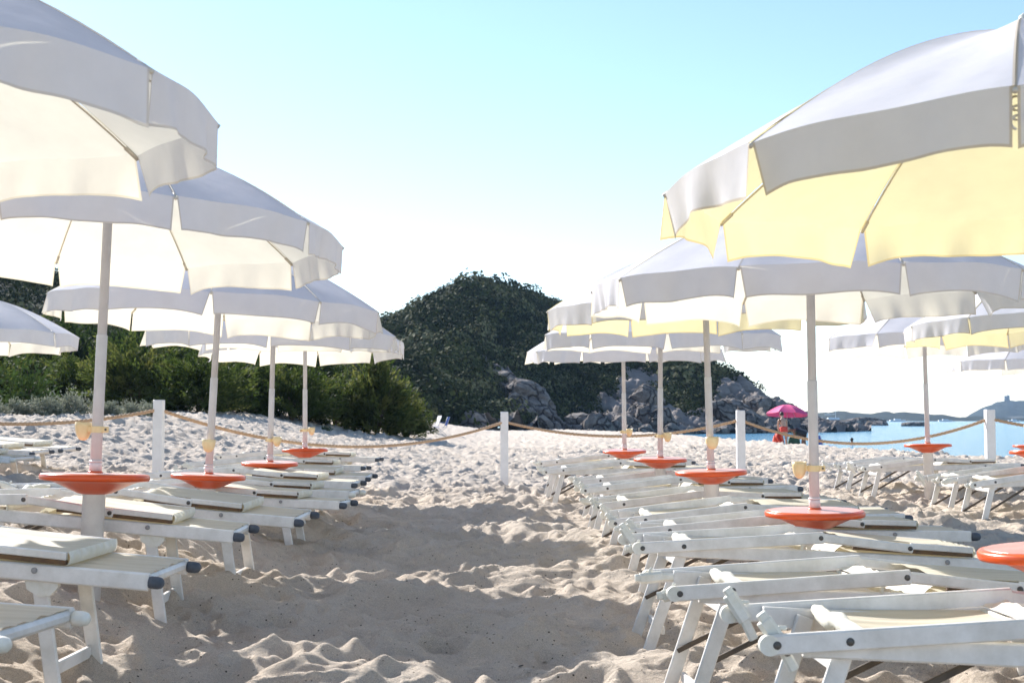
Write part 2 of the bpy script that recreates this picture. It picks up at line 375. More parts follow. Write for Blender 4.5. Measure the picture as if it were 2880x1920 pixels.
def leaf_quads(P, D, U, ln, wd):
    """quads centred on P, long axis D, short axis U"""
    a = D * (ln / 2)[:, None]; b = U * (wd / 2)[:, None]
    v = np.stack([P - a, P + b * 1.0, P + a, P - b * 1.0], 1).reshape(-1, 3)
    return v, np.arange(len(v)).reshape(-1, 4)
def unit(v): return v / np.maximum(np.linalg.norm(v, axis=-1, keepdims=True), 1e-9)
def leaf_obj(name, P, D, rng, ln, wd, tint, mat, parent=None, nrm=None):
    U = unit(np.cross(D, rng.normal(size=D.shape) if nrm is None else nrm)); v, q = leaf_quads(P, D, U, ln, wd)
    me = mesh_np(name, v, q, mat, False); a = me.attributes.new('tint', 'FLOAT', 'POINT')
    a.data.foreach_set('value', np.repeat(np.clip(tint, 0, 1), 4).astype(np.float32)); return link(name, me, parent)

rng = np.random.default_rng(4)
# scrub covering the hill
n = 7600
tn = rng.uniform(-.60, .25, n); s = rng.uniform(.0, 1.12, n) ** .95
x, y, z, rk = hill_z(tn, s); f_, rd, _ = hill_geo(tn)
keep = (rk < rng.uniform(.25, .8, n)) & (rng.uniform(0, 1, n) < np.clip((rd - f_) / 60, .25, 1)) & (rng.uniform(0, 1, n) < np.where((tn > -.105) & (tn < .02), 1, np.where(tn > .02, .8, .35)))
x, y, z, tn = x[keep], y[keep], z[keep], tn[keep]; n = len(x)
rad = (.7 + 1.9 * rng.beta(1.3, 3.2, n)) * np.where(rng.uniform(0, 1, n) < .05, 1.5, 1) * np.interp(y, [70, 150, 220], [.7, 1, 1.2]) * np.interp(tn, [.13, .2], [1, .5]); kq = 200
dirs = unit(rng.normal(size=(n, kq, 3))); dirs[..., 2] = np.abs(dirs[..., 2]) * 1.0 - .25; dirs = unit(dirs)
lob = 1 + .14 * np.sin(dirs[..., 0] * 5 + rng.uniform(0, 6, (n, 1))) * np.cos(dirs[..., 1] * 4 + rng.uniform(0, 6, (n, 1)))
P = np.stack([x, y, z], -1)[:, None] + dirs * (rad[:, None] * lob * rng.uniform(.86, 1.05, (n, kq)))[..., None] * np.array([1.1, 1.1, .95])
D = unit(np.cross(dirs, rng.normal(size=dirs.shape)) + .25 * rng.normal(size=dirs.shape)).reshape(-1, 3)
NR = unit(dirs + .42 * rng.normal(size=dirs.shape)).reshape(-1, 3)
tint = np.repeat(rng.beta(.8, 1.1, n), kq) + rng.normal(0, .12, n * kq)
sz = np.repeat(rad, kq) * rng.uniform(.15, .28, n * kq)
tag(leaf_obj('hillside_scrub', P.reshape(-1, 3), D, rng, sz, sz * .75, tint, M['scrub'], None, NR), kind='stuff')

def trunk_mb(h, r, k, seed, spread=.5):
    rs = random.Random(seed); mb = MB()
    for i in range(k):
        a = rs.uniform(0, 6.28); t_ = rs.uniform(.2, spread)
        pts = [(0, 0, -.15)] + [(math.cos(a) * t_ * h * q ** 1.4 + rs.uniform(-.04, .04) * h, math.sin(a) * t_ * h * q ** 1.4 + rs.uniform(-.04, .04) * h, h * q) for q in (.3, .6, .85)]
        mb.tube(pts, [r, r * .7, r * .45, r * .2], 6)
    return mb
def feathery_bush(px, d, wd, top, label, seed, light=0., nb=150, per=62):
    """tamarisk: many arching sprays of fine leaves round a short forked trunk"""
    rg = np.random.default_rng(seed); c = at(px * K, HZ, d); bz = float(base_z(c.x, c.y)); h = zpx(top * K, d) - bz
    root = empty('tamarisk_shrub', (c.x, c.y, bz))
    trunk_mb(h * .7, .06, 6, seed).build('trunk', M['bark'], root, True)
    az = rg.uniform(0, 2 * np.pi, nb); el = np.arcsin(rg.uniform(-.12, 1, nb)); 
    L = rg.uniform(.62, 1.05, nb); tip = np.stack([np.cos(az) * np.cos(el) * wd / 2, np.sin(az) * np.cos(el) * wd / 2, .16 * h + np.sin(el) * h * .84], -1) * L[:, None]
    tt = rg.uniform(.30, 1.05, (nb, per)) ** .7
    st = np.array([0, 0, .1 * h]); ctrl = tip * np.array([.45, .45, .75])
    q = tt[..., None]; P = (1 - q) ** 2 * st + 2 * q * (1 - q) * ctrl[:, None] + q * q * tip[:, None]
    T = unit(2 * (1 - q) * (ctrl[:, None] - st) + 2 * q * (tip - ctrl)[:, None])
    P = P + rg.normal(size=P.shape) * (.13 * h / 3) * (1.25 - .5 * q)
    D = unit(T + rg.normal(size=T.shape) * .5 + np.array([0, 0, .15]))
    n = nb * per; ln = rg.uniform(.14, .34, n) * h / 3; wdt = rg.uniform(.05, .095, n) * h / 3
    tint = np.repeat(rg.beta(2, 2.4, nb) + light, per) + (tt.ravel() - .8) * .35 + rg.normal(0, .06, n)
    P = P.reshape(-1, 3); P[:, 2] = np.maximum(P[:, 2], .02)
    leaf_obj('foliage', P, D.reshape(-1, 3), rg, ln, wdt, tint, M['tamarisk'], root)
    return tag(root, label, 'shrub', 'tamarisk shrubs on the dune')
bushes = [(-90, 44, 4.6, 775, 'dark tamarisk shrub at the left border behind the grey shrubs', 0), (60, 50, 4.2, 792, 'dark tamarisk shrub right of the leftmost one, behind glossy leaved plant', -.08),
          (185, 46, 4.0, 806, 'tamarisk shrub behind the pole of the big left umbrella', 0), (310, 44, 4.0, 770, 'bright green tamarisk shrub above the left fence post', .14),
          (455, 43, 4.2, 800, 'tall tamarisk shrub behind the second left umbrella pole', .06), (570, 47, 4.0, 812, 'dark tamarisk shrub between second and third left poles', -.1),
          (670, 46, 3.8, 830, 'tamarisk shrub behind the third and fourth left poles', -.02), (770, 48, 3.6, 850, 'low tamarisk shrub just right of the farthest left pole', .02),
          (865, 48, 3.2, 812, 'yellowish tamarisk shrub with tall sprays near right end of the row', .22), (935, 49, 2.4, 900, 'small yellow green tamarisk shrub at the right end of row', .25)]
for i, b in enumerate(bushes): feathery_bush(b[0], b[1], b[2], b[3], b[4], 100 + i, b[5], nb=int(150 * b[2] / 3.6))
back = [(-20, 60, 7, 690, 'tall dark shrub at far left beneath the umbrella valance'), (150, 62, 6.5, 720, 'tall dark shrub between the two nearest left poles'), (330, 60, 6, 745, 'tall dark shrub behind the bright green tamarisk'),
        (520, 61, 6, 770, 'dark shrub rising behind the second left pole'), (700, 62, 5.5, 785, 'dark shrub rising behind the farthest left pole')]
for i, b in enumerate(back): feathery_bush(b[0], b[1], b[2], b[3], b[4], 150 + i, -.18, nb=190)

def low_shrub(px, d, wd, h, label, seed, mat='greyleaf', name='grey_shrub', group='grey shrubs on the dune', lf=(.05, .10), k=1500, cat='shrub'):
    rg = np.random.default_rng(seed); c = at(px * K, HZ, d); bz = float(sand_z(c.x, c.y))
    root = empty(name, (c.x, c.y, bz - .02)); trunk_mb(h * .8, .012, 7, seed, .8).build('stem', M['bark'], root, True)
    u = unit(rg.normal(size=(k, 3))); u[:, 2] = np.abs(u[:, 2])
    lob = .78 + .3 * np.sin(u[:, 0] * 6 + seed) * np.sin(u[:, 1] * 5 + seed * 2)
    P = u * (rg.uniform(.4, 1.08, k) * lob)[:, None] * np.array([wd / 2, wd / 2, h]); P[:, 2] += .02
    D = unit(u * .7 + rg.normal(size=u.shape) * .6 + np.array([0, 0, .3])); ln = rg.uniform(*lf, k)
    leaf_obj('foliage', P, D, rg, ln, ln * .42, rg.beta(2, 2, k), M[mat], root)
    return tag(root, label, cat, group)
for i, (px, d, wd, h, lb) in enumerate([(-30, 27, 1.0, .40, 'grey shrub cut by the left border'), (40, 28, .9, .36, 'small rounded grey shrub near the left border'), (105, 28.5, 1.1, .48, 'pale grey green shrub left of the big pole'),
        (165, 29, 1.2, .60, 'largest grey shrub with feathery top beside big left pole'), (245, 30, .9, .34, 'grey shrub just right of the big left pole'), (300, 31, 1.0, .42, 'sparse grey shrub left of the fence post'), (345, 33, .8, .36, 'low grey shrub behind the left fence post')]):
    low_shrub(px, d, wd, h, lb, 300 + i)
low_shrub(60, 33, 1.7, 1.5, 'glossy leaved plant with glinting leaves behind grey shrubs', 340, 'glossleaf', 'glossy_plant', None, (.10, .2), 900, 'plant')
low_shrub(1008 / 2352 * 2352 - 258, 44, .5, .22, 'tiny green plant alone on the pale dune', 341, 'glossleaf', 'dune_plant', None, (.05, .09), 200, 'plant')

# boulders
from mathutils import noise as mnoise
m, t, p, o = nodes('granite')
tc = N(t, 'ShaderNodeTexCoord'); gm = N(t, 'ShaderNodeNewGeometry'); nz = N(t, 'ShaderNodeTexNoise'); nz.inputs['Scale'].default_value = .6; nz.inputs['Detail'].default_value = 5
t.links.new(gm.outputs['Position'], nz.inputs['Vector'])
av = N(t, 'ShaderNodeVectorMath', operation='MULTIPLY_ADD'); av.inputs[1].default_value = (2.2, 2.2, 2.2); t.links.new(nz.outputs['Color'], av.inputs[0]); t.links.new(gm.outputs['Position'], av.inputs[2])
vo = N(t, 'ShaderNodeTexVoronoi', feature='DISTANCE_TO_EDGE'); vo.inputs['Scale'].default_value = .55; t.links.new(av.outputs[0], vo.inputs['Vector'])
ck = ramp(t, vo.outputs['Distance'], [(.0, (.22, .2, .2)), (.09, (1, 1, 1))])
ns = N(t, 'ShaderNodeTexNoise'); ns.inputs['Scale'].default_value = 1.1; ns.inputs['Detail'].default_value = 8; ns.inputs['Roughness'].default_value = .72; t.links.new(gm.outputs['Position'], ns.inputs['Vector'])
cr = ramp(t, ns.outputs[0], [(.30, (.10, .085, .075)), (.48, (.21, .18, .165)), (.58, (.30, .265, .24)), (.72, (.34, .29, .235))])
mu = N(t, 'ShaderNodeMixRGB', blend_type='MULTIPLY'); mu.inputs[0].default_value = 1; t.links.new(cr.outputs[0], mu.inputs[1]); t.links.new(ck.outputs[0], mu.inputs[2])
t.links.new(mu.outputs[0], p.inputs['Base Color']); p.inputs['Roughness'].default_value = .92; p.inputs['Specular IOR Level'].default_value = .2
hm_ = N(t, 'ShaderNodeMath', operation='MULTIPLY_ADD'); hm_.inputs[1].default_value = .7; t.links.new(ck.outputs[0], hm_.inputs[0]); t.links.new(ns.outputs[0], hm_.inputs[2])
bump(t, p, hm_.outputs[0], 1.0, .5); M['rock'] = m
def ico(seed, sx, sy, sz):
    import bmesh
    rg = random.Random(seed * 7 + 1); bm = bmesh.new()
    for i in range(22):
        v = Vector((rg.gauss(0, 1), rg.gauss(0, 1), rg.gauss(0, 1))).normalized() * rg.uniform(.75, 1.0); bm.verts.new(v)
    h = bmesh.ops.convex_hull(bm, input=bm.verts); bmesh.ops.delete(bm, geom=[v for v in bm.verts if not v.link_faces], context='VERTS')
    bmesh.ops.triangulate(bm, faces=bm.faces)
    for k in range(3): bmesh.ops.subdivide_edges(bm, edges=bm.edges[:], cuts=1, use_grid_fill=True, smooth=.12 if k == 0 else 0)
    o = Vector((seed * 3.1, seed * 1.7, seed * .9))
    for v in bm.verts:
        q = v.co; k = 1 + .10 * mnoise.noise(q * 2.2 + o) - .16 * max(0, .12 - abs(mnoise.noise(q * 1.4 + o * 2))) * 6 * .35 + .05 * mnoise.noise(q * 7 + o)
        v.co = Vector((q.x * k * sx, q.y * k * sy, q.z * k * sz))
    me = bpy.data.meshes.new('boulder'); bm.to_mesh(me); bm.free(); me.materials.append(M['rock']); return me
rs = random.Random(8)
spots = [(1085, 116, 3.2, 2.0), (1120, 124, 2.6, 1.5), (1175, 126, 2.4, 1.6), (1215, 128, 2.0, 1.4), (1245, 128, 2.6, 1.7), (1275, 129, 1.8, 1.2), (1300, 130, 2.4, 1.5), (1330, 131, 2.0, 1.3), (1375, 130, 3.6, 2.9), (1405, 131, 2.6, 2.3),
         (1362, 129, 1.6, 1.0), (1430, 131, 1.8, 1.2), (1450, 132, 1.5, 1.0), (1485, 133, 2.2, 1.3), (1540, 135, 2.6, 1.5), (1590, 137, 2.0, 1.2), (1660, 139, 2.4, 1.3), (1720, 143, 2.0, 1.0), (1760, 147, 2.6, 1.2), (1810, 152, 2.4, 1.1), (1850, 158, 2.8, 1.2), (1885, 165, 2.6, .9)]
BL = ['flat boulder beside the folding chairs at the foot of the hill', 'low boulder right of the flat one near the chairs', 'boulder behind the middle fence post', 'boulder just right of the middle fence post', 'broad boulder below the diagonal rock face', 'small boulder below the diagonal rock face',
      'boulder at the lower end of the diagonal rock face', 'boulder where the sand meets the rocks left of the pale block', 'largest pale block standing at the hill foot beside the poles', 'pale split boulder right beside the largest block', 'small stone at the left foot of the largest block', 'boulder between the two thin right poles',
      'small boulder behind the second farthest right pole', 'boulder right of the second farthest right pole', 'boulder at the waterline between two right poles', 'boulder at the start of the water', 'boulder behind the right fence post', 'low boulder right of the right fence post', 'boulder at waterline left of the pink umbrella', 'dark boulder at waterline below the pink umbrella', 'dark boulder behind the bending people', 'dark boulder at the tip of the headland']
for i, ((px, d, wd, ht), lb) in enumerate(zip(spots, BL)):
    c = at(px * K, HZ, d); bz = max(float(base_z(c.x, c.y)), WZ) if px > 1100 else float(base_z(c.x, c.y))
    o = link('boulder', ico(i + 3, wd / 1.9, wd / 2.2, ht / 1.5)); o.location = (c.x, c.y, bz + ht * .18); o.rotation_euler = (rs.uniform(-.2, .2), rs.uniform(-.25, .25), rs.uniform(0, 6))
    tag(o, lb, 'boulder', 'boulders at the foot of the hill')
def outcrop(px, s, wd, ht, seed, label):
    t_ = math.atan((px * K - CXP) / FPX); x, y, z, _ = hill_z(np.array([t_]), np.array([s]))
    o = link('rock_outcrop', ico(seed, wd / 2, wd / 2.6, ht / 2)); o.location = (float(x[0]), float(y[0]) - .3, float(z[0]) + ht * .12)
    o.rotation_euler = (rs.uniform(-.3, .3), rs.uniform(.35, .75), rs.uniform(-.5, .5)); tag(o, label, 'rock', 'granite outcrops on the hillside')
for i, (px, s_, wd, ht) in enumerate([(1262, .015, 5, 3), (1238, .045, 5.5, 3.4), (1248, .09, 5, 3.2), (1218, .075, 5.5, 3.5), (1205, .12, 5.5, 4), (1185, .155, 5, 3.4), (1168, .18, 4.6, 3.6), (1150, .215, 4.2, 3), (1128, .245, 3.6, 2.6), (1195, .05, 4.5, 3)]):
    outcrop(px, s_, wd, ht, 60 + i, 'granite slab in the diagonal rock ridge above the middle fence post')
for i, (px, s_, wd, ht) in enumerate([(1330, .03, 4, 2.4), (1450, .05, 5.5, 4), (1475, .12, 6, 4.5), (1500, .06, 5, 4), (1490, .2, 5, 3.6), (1520, .03, 4.5, 3)]):
    outcrop(px, s_, wd, ht, 75 + i, 'granite block in the cliff behind the two thin right poles')
for i, (px, s_, wd, ht) in enumerate([(1660, .12, 5, 3.2), (1690, .25, 6, 4), (1720, .1, 5.5, 3.5), (1745, .35, 5.5, 3.6), (1780, .2, 5, 3.2), (1815, .4, 4.5, 2.6)]):
    outcrop(px, s_, wd, ht, 85 + i, 'dark granite block on the headland left of the pink umbrella')
for i, (px, py, d, wd, ht, lb) in enumerate([(1945, 979, 330, 7, 1.6, 'dark low rock in the sea beside the headland tip'), (1985, 977, 340, 12, 2.2, 'largest dark rock in the sea right of the headland'), (2015, 980, 335, 6, 1.3, 'dark rock in the sea, right of the largest one'), (2098, 982, 300, 6, 1.2, 'lone dark rock in the sea left of the far umbrella pole'), (1905, 981, 300, 7, 1.5, 'dark rock in the sea touching the headland tip')]):
    c = at(px * K, HZ, d); o = link('sea_rock', ico(40 + i, wd / 1.5, wd / 2.5, ht / 1.2)); o.location = (c.x, c.y, WZ + ht * .25)
    tag(o, lb, 'rock', 'rocks standing in the sea')

# far coast
M['far'] = attr_mat('far_coast', (.018, .028, .013), (.25, .23, .19), (.13, .115, .09))
def coast(pts, d0, depth, seed, bumpy, rockband):
    pts = np.array(pts, float); tt = np.arctan((pts[:, 0] * K - CXP) / FPX)
    tn = np.linspace(tt[0], tt[-1], 420); ss = np.linspace(0, 1.6, 40); TN, SS = np.meshgrid(tn, ss)
    r = d0 + depth * SS; zr = EYE + (HZ - np.interp(TN, tt, pts[:, 1] * K)) / FPX * (d0 + depth) * np.cos(TN)
    x, y = r * np.sin(TN), r * np.cos(TN)
    prof = np.where(SS <= 1, SS ** .6, 1 - 1.5 * (np.maximum(SS, 1) - 1) ** 1.5)
    z = -3 + (zr + 3) * prof + bumpy * (fbm(x / 14, y / 60, seed, 3) - .45) * sstep(0, .2, SS)
    rk = sstep(.0, .12, rockband - SS + .3 * (fbm(x / 30, y / 30, seed + 5, 3) - .5))
    nc = len(tn); ii, jj = np.meshgrid(np.arange(len(ss) - 1), np.arange(nc - 1), indexing='ij')
    Q = np.stack([ii * nc + jj, ii * nc + jj + 1, (ii + 1) * nc + jj + 1, (ii + 1) * nc + jj], -1).reshape(-1, 4)
    me = mesh_np('hills', np.stack([x, y, z], -1).reshape(-1, 3), Q, M['far'])
    a = me.attributes.new('rock', 'FLOAT', 'POINT'); a.data.foreach_set('value', rk.ravel().astype(np.float32)); tag(link('hills', me), kind='structure')
coast([(1700, 962), (1780, 954), (1850, 950), (1900, 948), (1940, 946), (2000, 951), (2080, 949), (2150, 952), (2200, 958), (2260, 960), (2352, 961), (2450, 962), (2700, 960)], 1150, 160, 81, 5, .16)
coast([(2195, 968), (2215, 960), (2235, 948), (2262, 934), (2290, 924), (2313, 919), (2335, 921), (2352, 921), (2400, 918), (2480, 930), (2600, 945), (2800, 958)], 1900, 300, 91, 5, .1)
M['stone'] = paint('old_stone', (.33, .29, .25), (.22, .2, .17), .9, .3)
tp = at(2313 * K, 919 * K, 2185); tw = empty('watchtower', (tp.x, tp.y, tp.z - 1.5))
MB().lathe([(4.6, 0), (4.2, 4), (4.0, 7.5), (4.5, 7.8), (4.5, 8.6), (3.8, 8.7)], 20).build('tower_body', M['stone'], tw, True)
MB().bar((1.5, 0, 8.6), (1.5, 0, 10.2), 2.2, 2.2, .2, (0, 1, 0)).build('turret', M['stone'], tw)
tag(tw, 'tiny round stone watchtower on top of the distant hill', 'tower')
# sailing boats
M['boat'] = paint('boat_white', (.8, .8, .8), (.7, .7, .7), .3, 1); M['boatdark'] = paint('boat_dark', (.06, .08, .13), (.04, .05, .09), .4, 1)
def boat(px, d, L, mast, dark, lb):
    c = at(px * K, HZ, d); r = empty('sailing_boat' if mast else 'motor_boat', (c.x, c.y, WZ)); r.rotation_euler.z = R_(8)
    rings = []
    for q in np.linspace(0, 1, 9):
        b = .15 * L * math.sin(math.pi * min(1, .18 + q * .82)) ** .7 + .02; hh = .09 * L * (1 + .35 * (q - .5) ** 2)
        rings.append([(L * (q - .5), -b, hh), (L * (q - .5), -b * .75, .1), (L * (q - .5), 0, -.25), (L * (q - .5), b * .75, .1), (L * (q - .5), b, hh)])
    MB().skin(rings, True).build('hull', M['boatdark' if dark else 'boat'], r, True)
    MB().bar((-.22 * L, 0, .13 * L), (.16 * L, 0, .12 * L), .16 * L, .09 * L, .05 * L).build('cabin', M['boat'], r)
    if mast:
        MB().tube([(.05 * L, 0, .08 * L), (.05 * L, 0, mast)], .09, 8).build('mast', M['boat'], r)
        MB().tube([(.05 * L, 0, .28 * L), (-.32 * L, 0, .27 * L)], .10, 8).build('boom', M['boat'], r)
    tag(r, lb, 'boat')
boat(1916, 560, 13, 15, True, 'sailing boat with bare mast anchored left of the far umbrella pole')
boat(1875, 700, 9, 13, False, 'small white sailing boat behind the near right pole')
boat(2062, 900, 11, 0, False, 'small white motor boat close to the distant shore')
boat(2172, 900, 10, 0, False, 'white motor boat left of the rightmost fence post')
boat(2330, 950, 9, 0, False, 'white motor boat right of the rightmost fence post')

# ------------------------------------------------------------------ fence of posts and rope
def post(px, top, d, lb):
    p = at(px * K, top * K, d); zb = float(base_z(p.x, p.y)) - .25
    o = empty('fence_post', (p.x, p.y, zb)); h = p.z - zb
    MB().bar((0, 0, 0), (0, 0, h), .115, .115, .007, (0, 1, 0), .006).build('post_shaft', M['post'], o)
    tag(o, lb, 'post', 'white posts of the rope fence'); return Vector((p.x, p.y, p.z - .14))
PP = [Vector((-8.6, 13.5, 1.12)), post(365.5, 918, 15.8, 'white wooden post left, in front of the tamarisk shrubs'), post(1158.5, 945, 19.6, 'white wooden post in the middle of the sandy aisle'),
      post(1700.5, 942, 18.8, 'white wooden post left of the pink umbrella'), post(2272.5, 940, 17.6, 'white wooden post at right in front of the sea'), Vector((9.4, 15.2, 1.0))]
PP[1] = at(365.5 * K, 940 * K, 15.8); PP[2] = at(1158.5 * K, 968 * K, 19.6); PP[3] = at(1700.5 * K, 964 * K, 18.8); PP[4] = at(2272.5 * K, 961 * K, 17.6)
tp_ = at(-330 * K, 935 * K, 13.6); PP[0] = tp_
sag = [.17, .40, .22, .33, .22]
cl = []
for i in range(5):
    a, b = PP[i], PP[i + 1]; n = 70
    for k in range(n + (i == 4)):
        q = k / n; p = a.lerp(b, q); p.z -= sag[i] * 4 * q * (1 - q); cl.append(p)
mb = MB()
ln_ = [0]
for i in range(1, len(cl)): ln_.append(ln_[-1] + (cl[i] - cl[i - 1]).length)
fine = []; 
tot = ln_[-1]; m_ = int(tot / .03)
xs = np.linspace(0, tot, m_); A = np.array([tuple(c) for c in cl]); C3 = np.stack([np.interp(xs, ln_, A[:, k]) for k in range(3)], 1)
for k in range(3):
    ph = xs * 2 * math.pi / .16 + k * 2.094
    tg = unit(np.gradient(C3, axis=0)); sd = unit(np.cross(tg, [0, 0, 1])); up = np.cross(sd, tg)
    mb.tube(C3 + sd * (np.cos(ph) * .0115)[:, None] + up * (np.sin(ph) * .0115)[:, None], .0125, 6)
M['rope'] = paint('rope', (.58, .40, .26), (.42, .27, .16), .85, 60)
tag(mb.build('rope', M['rope'], None, True), 'thick tan twisted rope sagging between the white posts', 'rope')

# ------------------------------------------------------------------ beach umbrellas
RIM, DISC, DZ, VAL, APEX = 1.21, .2687, 1.2286, .142, .46
def umbrella(name, par, label, group, seed, mat='canvas', cup=None, hook=False):
    dx, dd, dz, tx, ty, ph = par; rg = random.Random(seed)
    ax = Vector((tx, ty, 1)).normalized(); e1 = (Vector((1, 0, 0)) - ax * ax.x).normalized(); e2 = ax.cross(e1)
    disc = Vector((dx, dd, dz + EYE)); zs = float(base_z(dx, dd)); hd = (disc.z - zs) / ax.z; base = disc - ax * hd
    root = empty('beach_umbrella', base); root.matrix_world = Matrix.Translation(base) @ Matrix((e1, e2, ax)).transposed().to_4x4()
    top = hd + DZ + APEX
    MB().lathe([(.056, -.25), (.056, hd - .10), (.060, hd - .098), (.060, hd - .085)], 24).build('sleeve', M['sleeve'], root, True)
    MB().lathe([(.0275, hd - .05), (.0275, hd + .70), (.0265, hd + .705)], 20).build('pole', M['alu'], root, True)
    MB().lathe([(.0235, hd + .6), (.0235, top - .01)], 20).build('upper_pole', M['alu'], root, True)
    cb = MB().lathe([(.031, hd + .012), (.031, hd + .052), (.029, hd + .056)], 20).lathe([(.029, hd + .058), (.034, hd + .061), (.034, hd + .066), (.029, hd + .069)], 20)
    cb = cb.build('collar', M['collar'], root, True)
    MB().lathe([(.038, hd - .004), (.038, hd + .008), (.033, hd + .014), (.030, hd + .015)], 24).build('seal_ring', M['orange'], cb, True)
    r = DISC
    prof = [(.028, hd + .004), (.10, hd + .001), (r - .02, hd), (r - .006, hd - .002), (r, hd - .009), (r, hd - .026), (r - .004, hd - .033), (r - .05, hd - .038), (r - .08, hd - .047), (.125, hd - .077), (.085, hd - .096), (.06, hd - .102)]
    td = MB().lathe(prof, 56).build('table_disc', M['orange'], root, True)
    MB().lathe([(.036, hd + .003), (.036, hd + .006), (.11, hd + .004), (r - .022, hd + .002), (r - .021, hd + .0005)], 56).build('faded_sheen_top', M['faded_sheen'], td)
    if cup is not None:
        cz = hd + .215 + rg.uniform(-.01, .02); ca = cup
        mt = Matrix.Translation((0, 0, cz)) @ Matrix.Rotation(ca, 4, 'Z')
        pts = []; nn, kk = 20, 8; c = MB()
        def bowl(rad, inset):
            rings = []
            for i in range(kk + 1):
                q = i / kk * math.pi / 2; s = math.cos(q) ** .75 if i < kk else .05
                rings.append([mt @ Vector((.079 + (.040 - inset) * s * math.cos(u), (.050 - inset) * s * math.sin(u), .035 - (.092 - inset) * math.sin(q))) for u in [2 * math.pi * j / nn for j in range(nn)]])
            return rings
        outer = bowl(0, 0); inner = bowl(0, .005)
        c.skin(inner[::-1] + outer, False)
        co = c.build('ash_cup', M['cream'], root, True)
        cl_ = MB().lathe([(.0285, -.016), (.0335, -.016), (.0335, .016), (.0285, .016)], 20, (0, 0, cz)); cl_.bar(mt @ Vector((-.030, 0, 0)), mt @ Vector((-.062, 0, 0)), .012, .03, .003)
        cl_.bar(mt @ Vector((.030, 0, 0)), mt @ Vector((.046, 0, 0)), .03, .03, .003)
        cl_.build('clamp', M['cream'], co)
        MB().tube([mt @ Vector((-.05, -.009, 0)), mt @ Vector((-.05, .009, 0))], .006, 8).build('screw', M['bolt'], co)
    # canopy
    zr = hd + DZ; n = 10; v = []; f = []; uvs = []
    nu, nv = 20, 16; ch = 2 * RIM * math.sin(math.pi / n)
    for i in range(n):
        a0 = ph + 2 * math.pi * i / n; b0 = len(v); sagk = rg.uniform(.6, 1.4)
        for jv in range(nv + 1):
            rr_ = .02 + (RIM - .02) * (jv / nv)
            for iu in range(nu + 1):
                u = iu / nu; c0 = Vector((math.cos(a0), math.sin(a0), 0)); c1 = Vector((math.cos(a0 + 2 * math.pi / n), math.sin(a0 + 2 * math.pi / n), 0))
                k = rr_ / RIM; w_ = 4 * u * (1 - u)
                q = c0.lerp(c1, u) * rr_; q *= 1 + .012 * w_ * k
                q.z = zr + APEX * (1 - k ** 1.75) - .020 * sagk * w_ * math.sin(math.pi * min(1, k * 1.02)) + .012 * w_ * k ** 6 + .004 * math.sin(u * 9 + i + k * 7) * k
                v.append(q); uvs.append((min(u, 1 - u) * ch * k + .001, 1))
        f += [(b0 + jv * (nu + 1) + iu, b0 + jv * (nu + 1) + iu + 1, b0 + (jv + 1) * (nu + 1) + iu + 1, b0 + (jv + 1) * (nu + 1) + iu) for jv in range(nv) for iu in range(nu)]
    can = link('canopy', mesh_from('canopy', v, f, M[mat], True, uvs), root)
    for i in range(n):
        a0 = ph + 2 * math.pi * i / n; a1 = a0 + 2 * math.pi / n
        c0 = Vector((math.cos(a0), math.sin(a0), 0)) * RIM; c1 = Vector((math.cos(a1), math.sin(a1), 0)) * RIM; out = ((c0 + c1) / 2).normalized()
        sw = rg.gauss(.04, .11); k1, k2, f1, f2 = rg.uniform(1.5, 2.5), rg.uniform(3, 5), rg.uniform(0, 6), rg.uniform(0, 6); amp = rg.uniform(.005, .017)
        lo, hi = rg.uniform(.0, .035), rg.uniform(.0, .035); crn0, crn1 = rg.uniform(-.03, .05), rg.uniform(-.03, .05)
        vv, uu, ff = [], [], []; mu, mv = 28, 8
        for jv in range(mv + 1):
            t_ = jv / mv
            for iu in range(mu + 1):
                u = iu / mu; ue = .008 + lo * t_ + u * (1 - .016 - (lo + hi) * t_)
                q = c0.lerp(c1, ue); q *= 1 + .012 * 4 * ue * (1 - ue); q.z = zr + .012 * 4 * ue * (1 - ue) + .004 * math.sin(ue * 9 + i + 7)
                wv = amp * (math.sin(2 * math.pi * k1 * u + f1) + .5 * math.sin(2 * math.pi * k2 * u + f2)) * t_
                cr = crn0 * max(0, 1 - u * 5) ** 2 + crn1 * max(0, 1 - (1 - u) * 5) ** 2
                q += out * (VAL * t_ * math.sin(sw) + wv + cr * t_)
                q.z -= VAL * t_ * math.cos(sw) * (1 + .05 * math.sin(2 * math.pi * .9 * u + f1) + .10 * (abs(2 * u - 1)) ** 4)
                vv.append(q); uu.append((min(u, 1 - u) * ch, (1 - t_) * VAL))
        ff = [(jv * (mu + 1) + iu, jv * (mu + 1) + iu + 1, (jv + 1) * (mu + 1) + iu + 1, (jv + 1) * (mu + 1) + iu) for jv in range(mv) for iu in range(mu)]
        link('valance', mesh_from('valance', vv, ff, M[mat], True, uu), can)
        # rib under the seam
        pts = []
        for q in np.linspace(.04, 1.0, 12):
            p = c0 * q; p.z = zr + APEX * (1 - q ** 1.75) - .010; pts.append(p)
        rib = MB().tube(pts, .0036, 6); e = c0.normalized()
        rib.tube([c0 - e * .05 + Vector((0, 0, zr + .022)), c0 + Vector((0, 0, zr - .012)) + e * .004], .0075, 8)
        rib.build('rib', M['ribs'], root, True)
    MB().lathe([(.03, top - .10), (.042, top - .09), (.042, top - .05), (.03, top - .04)], 16).build('hub', M['plastic'], root, True)
    MB().lathe([(.045, top - .004), (.04, top + .012), (.018, top + .02), (.016, top + .05), (.004, top + .06)], 16).build('finial', M['plastic'], root, True)
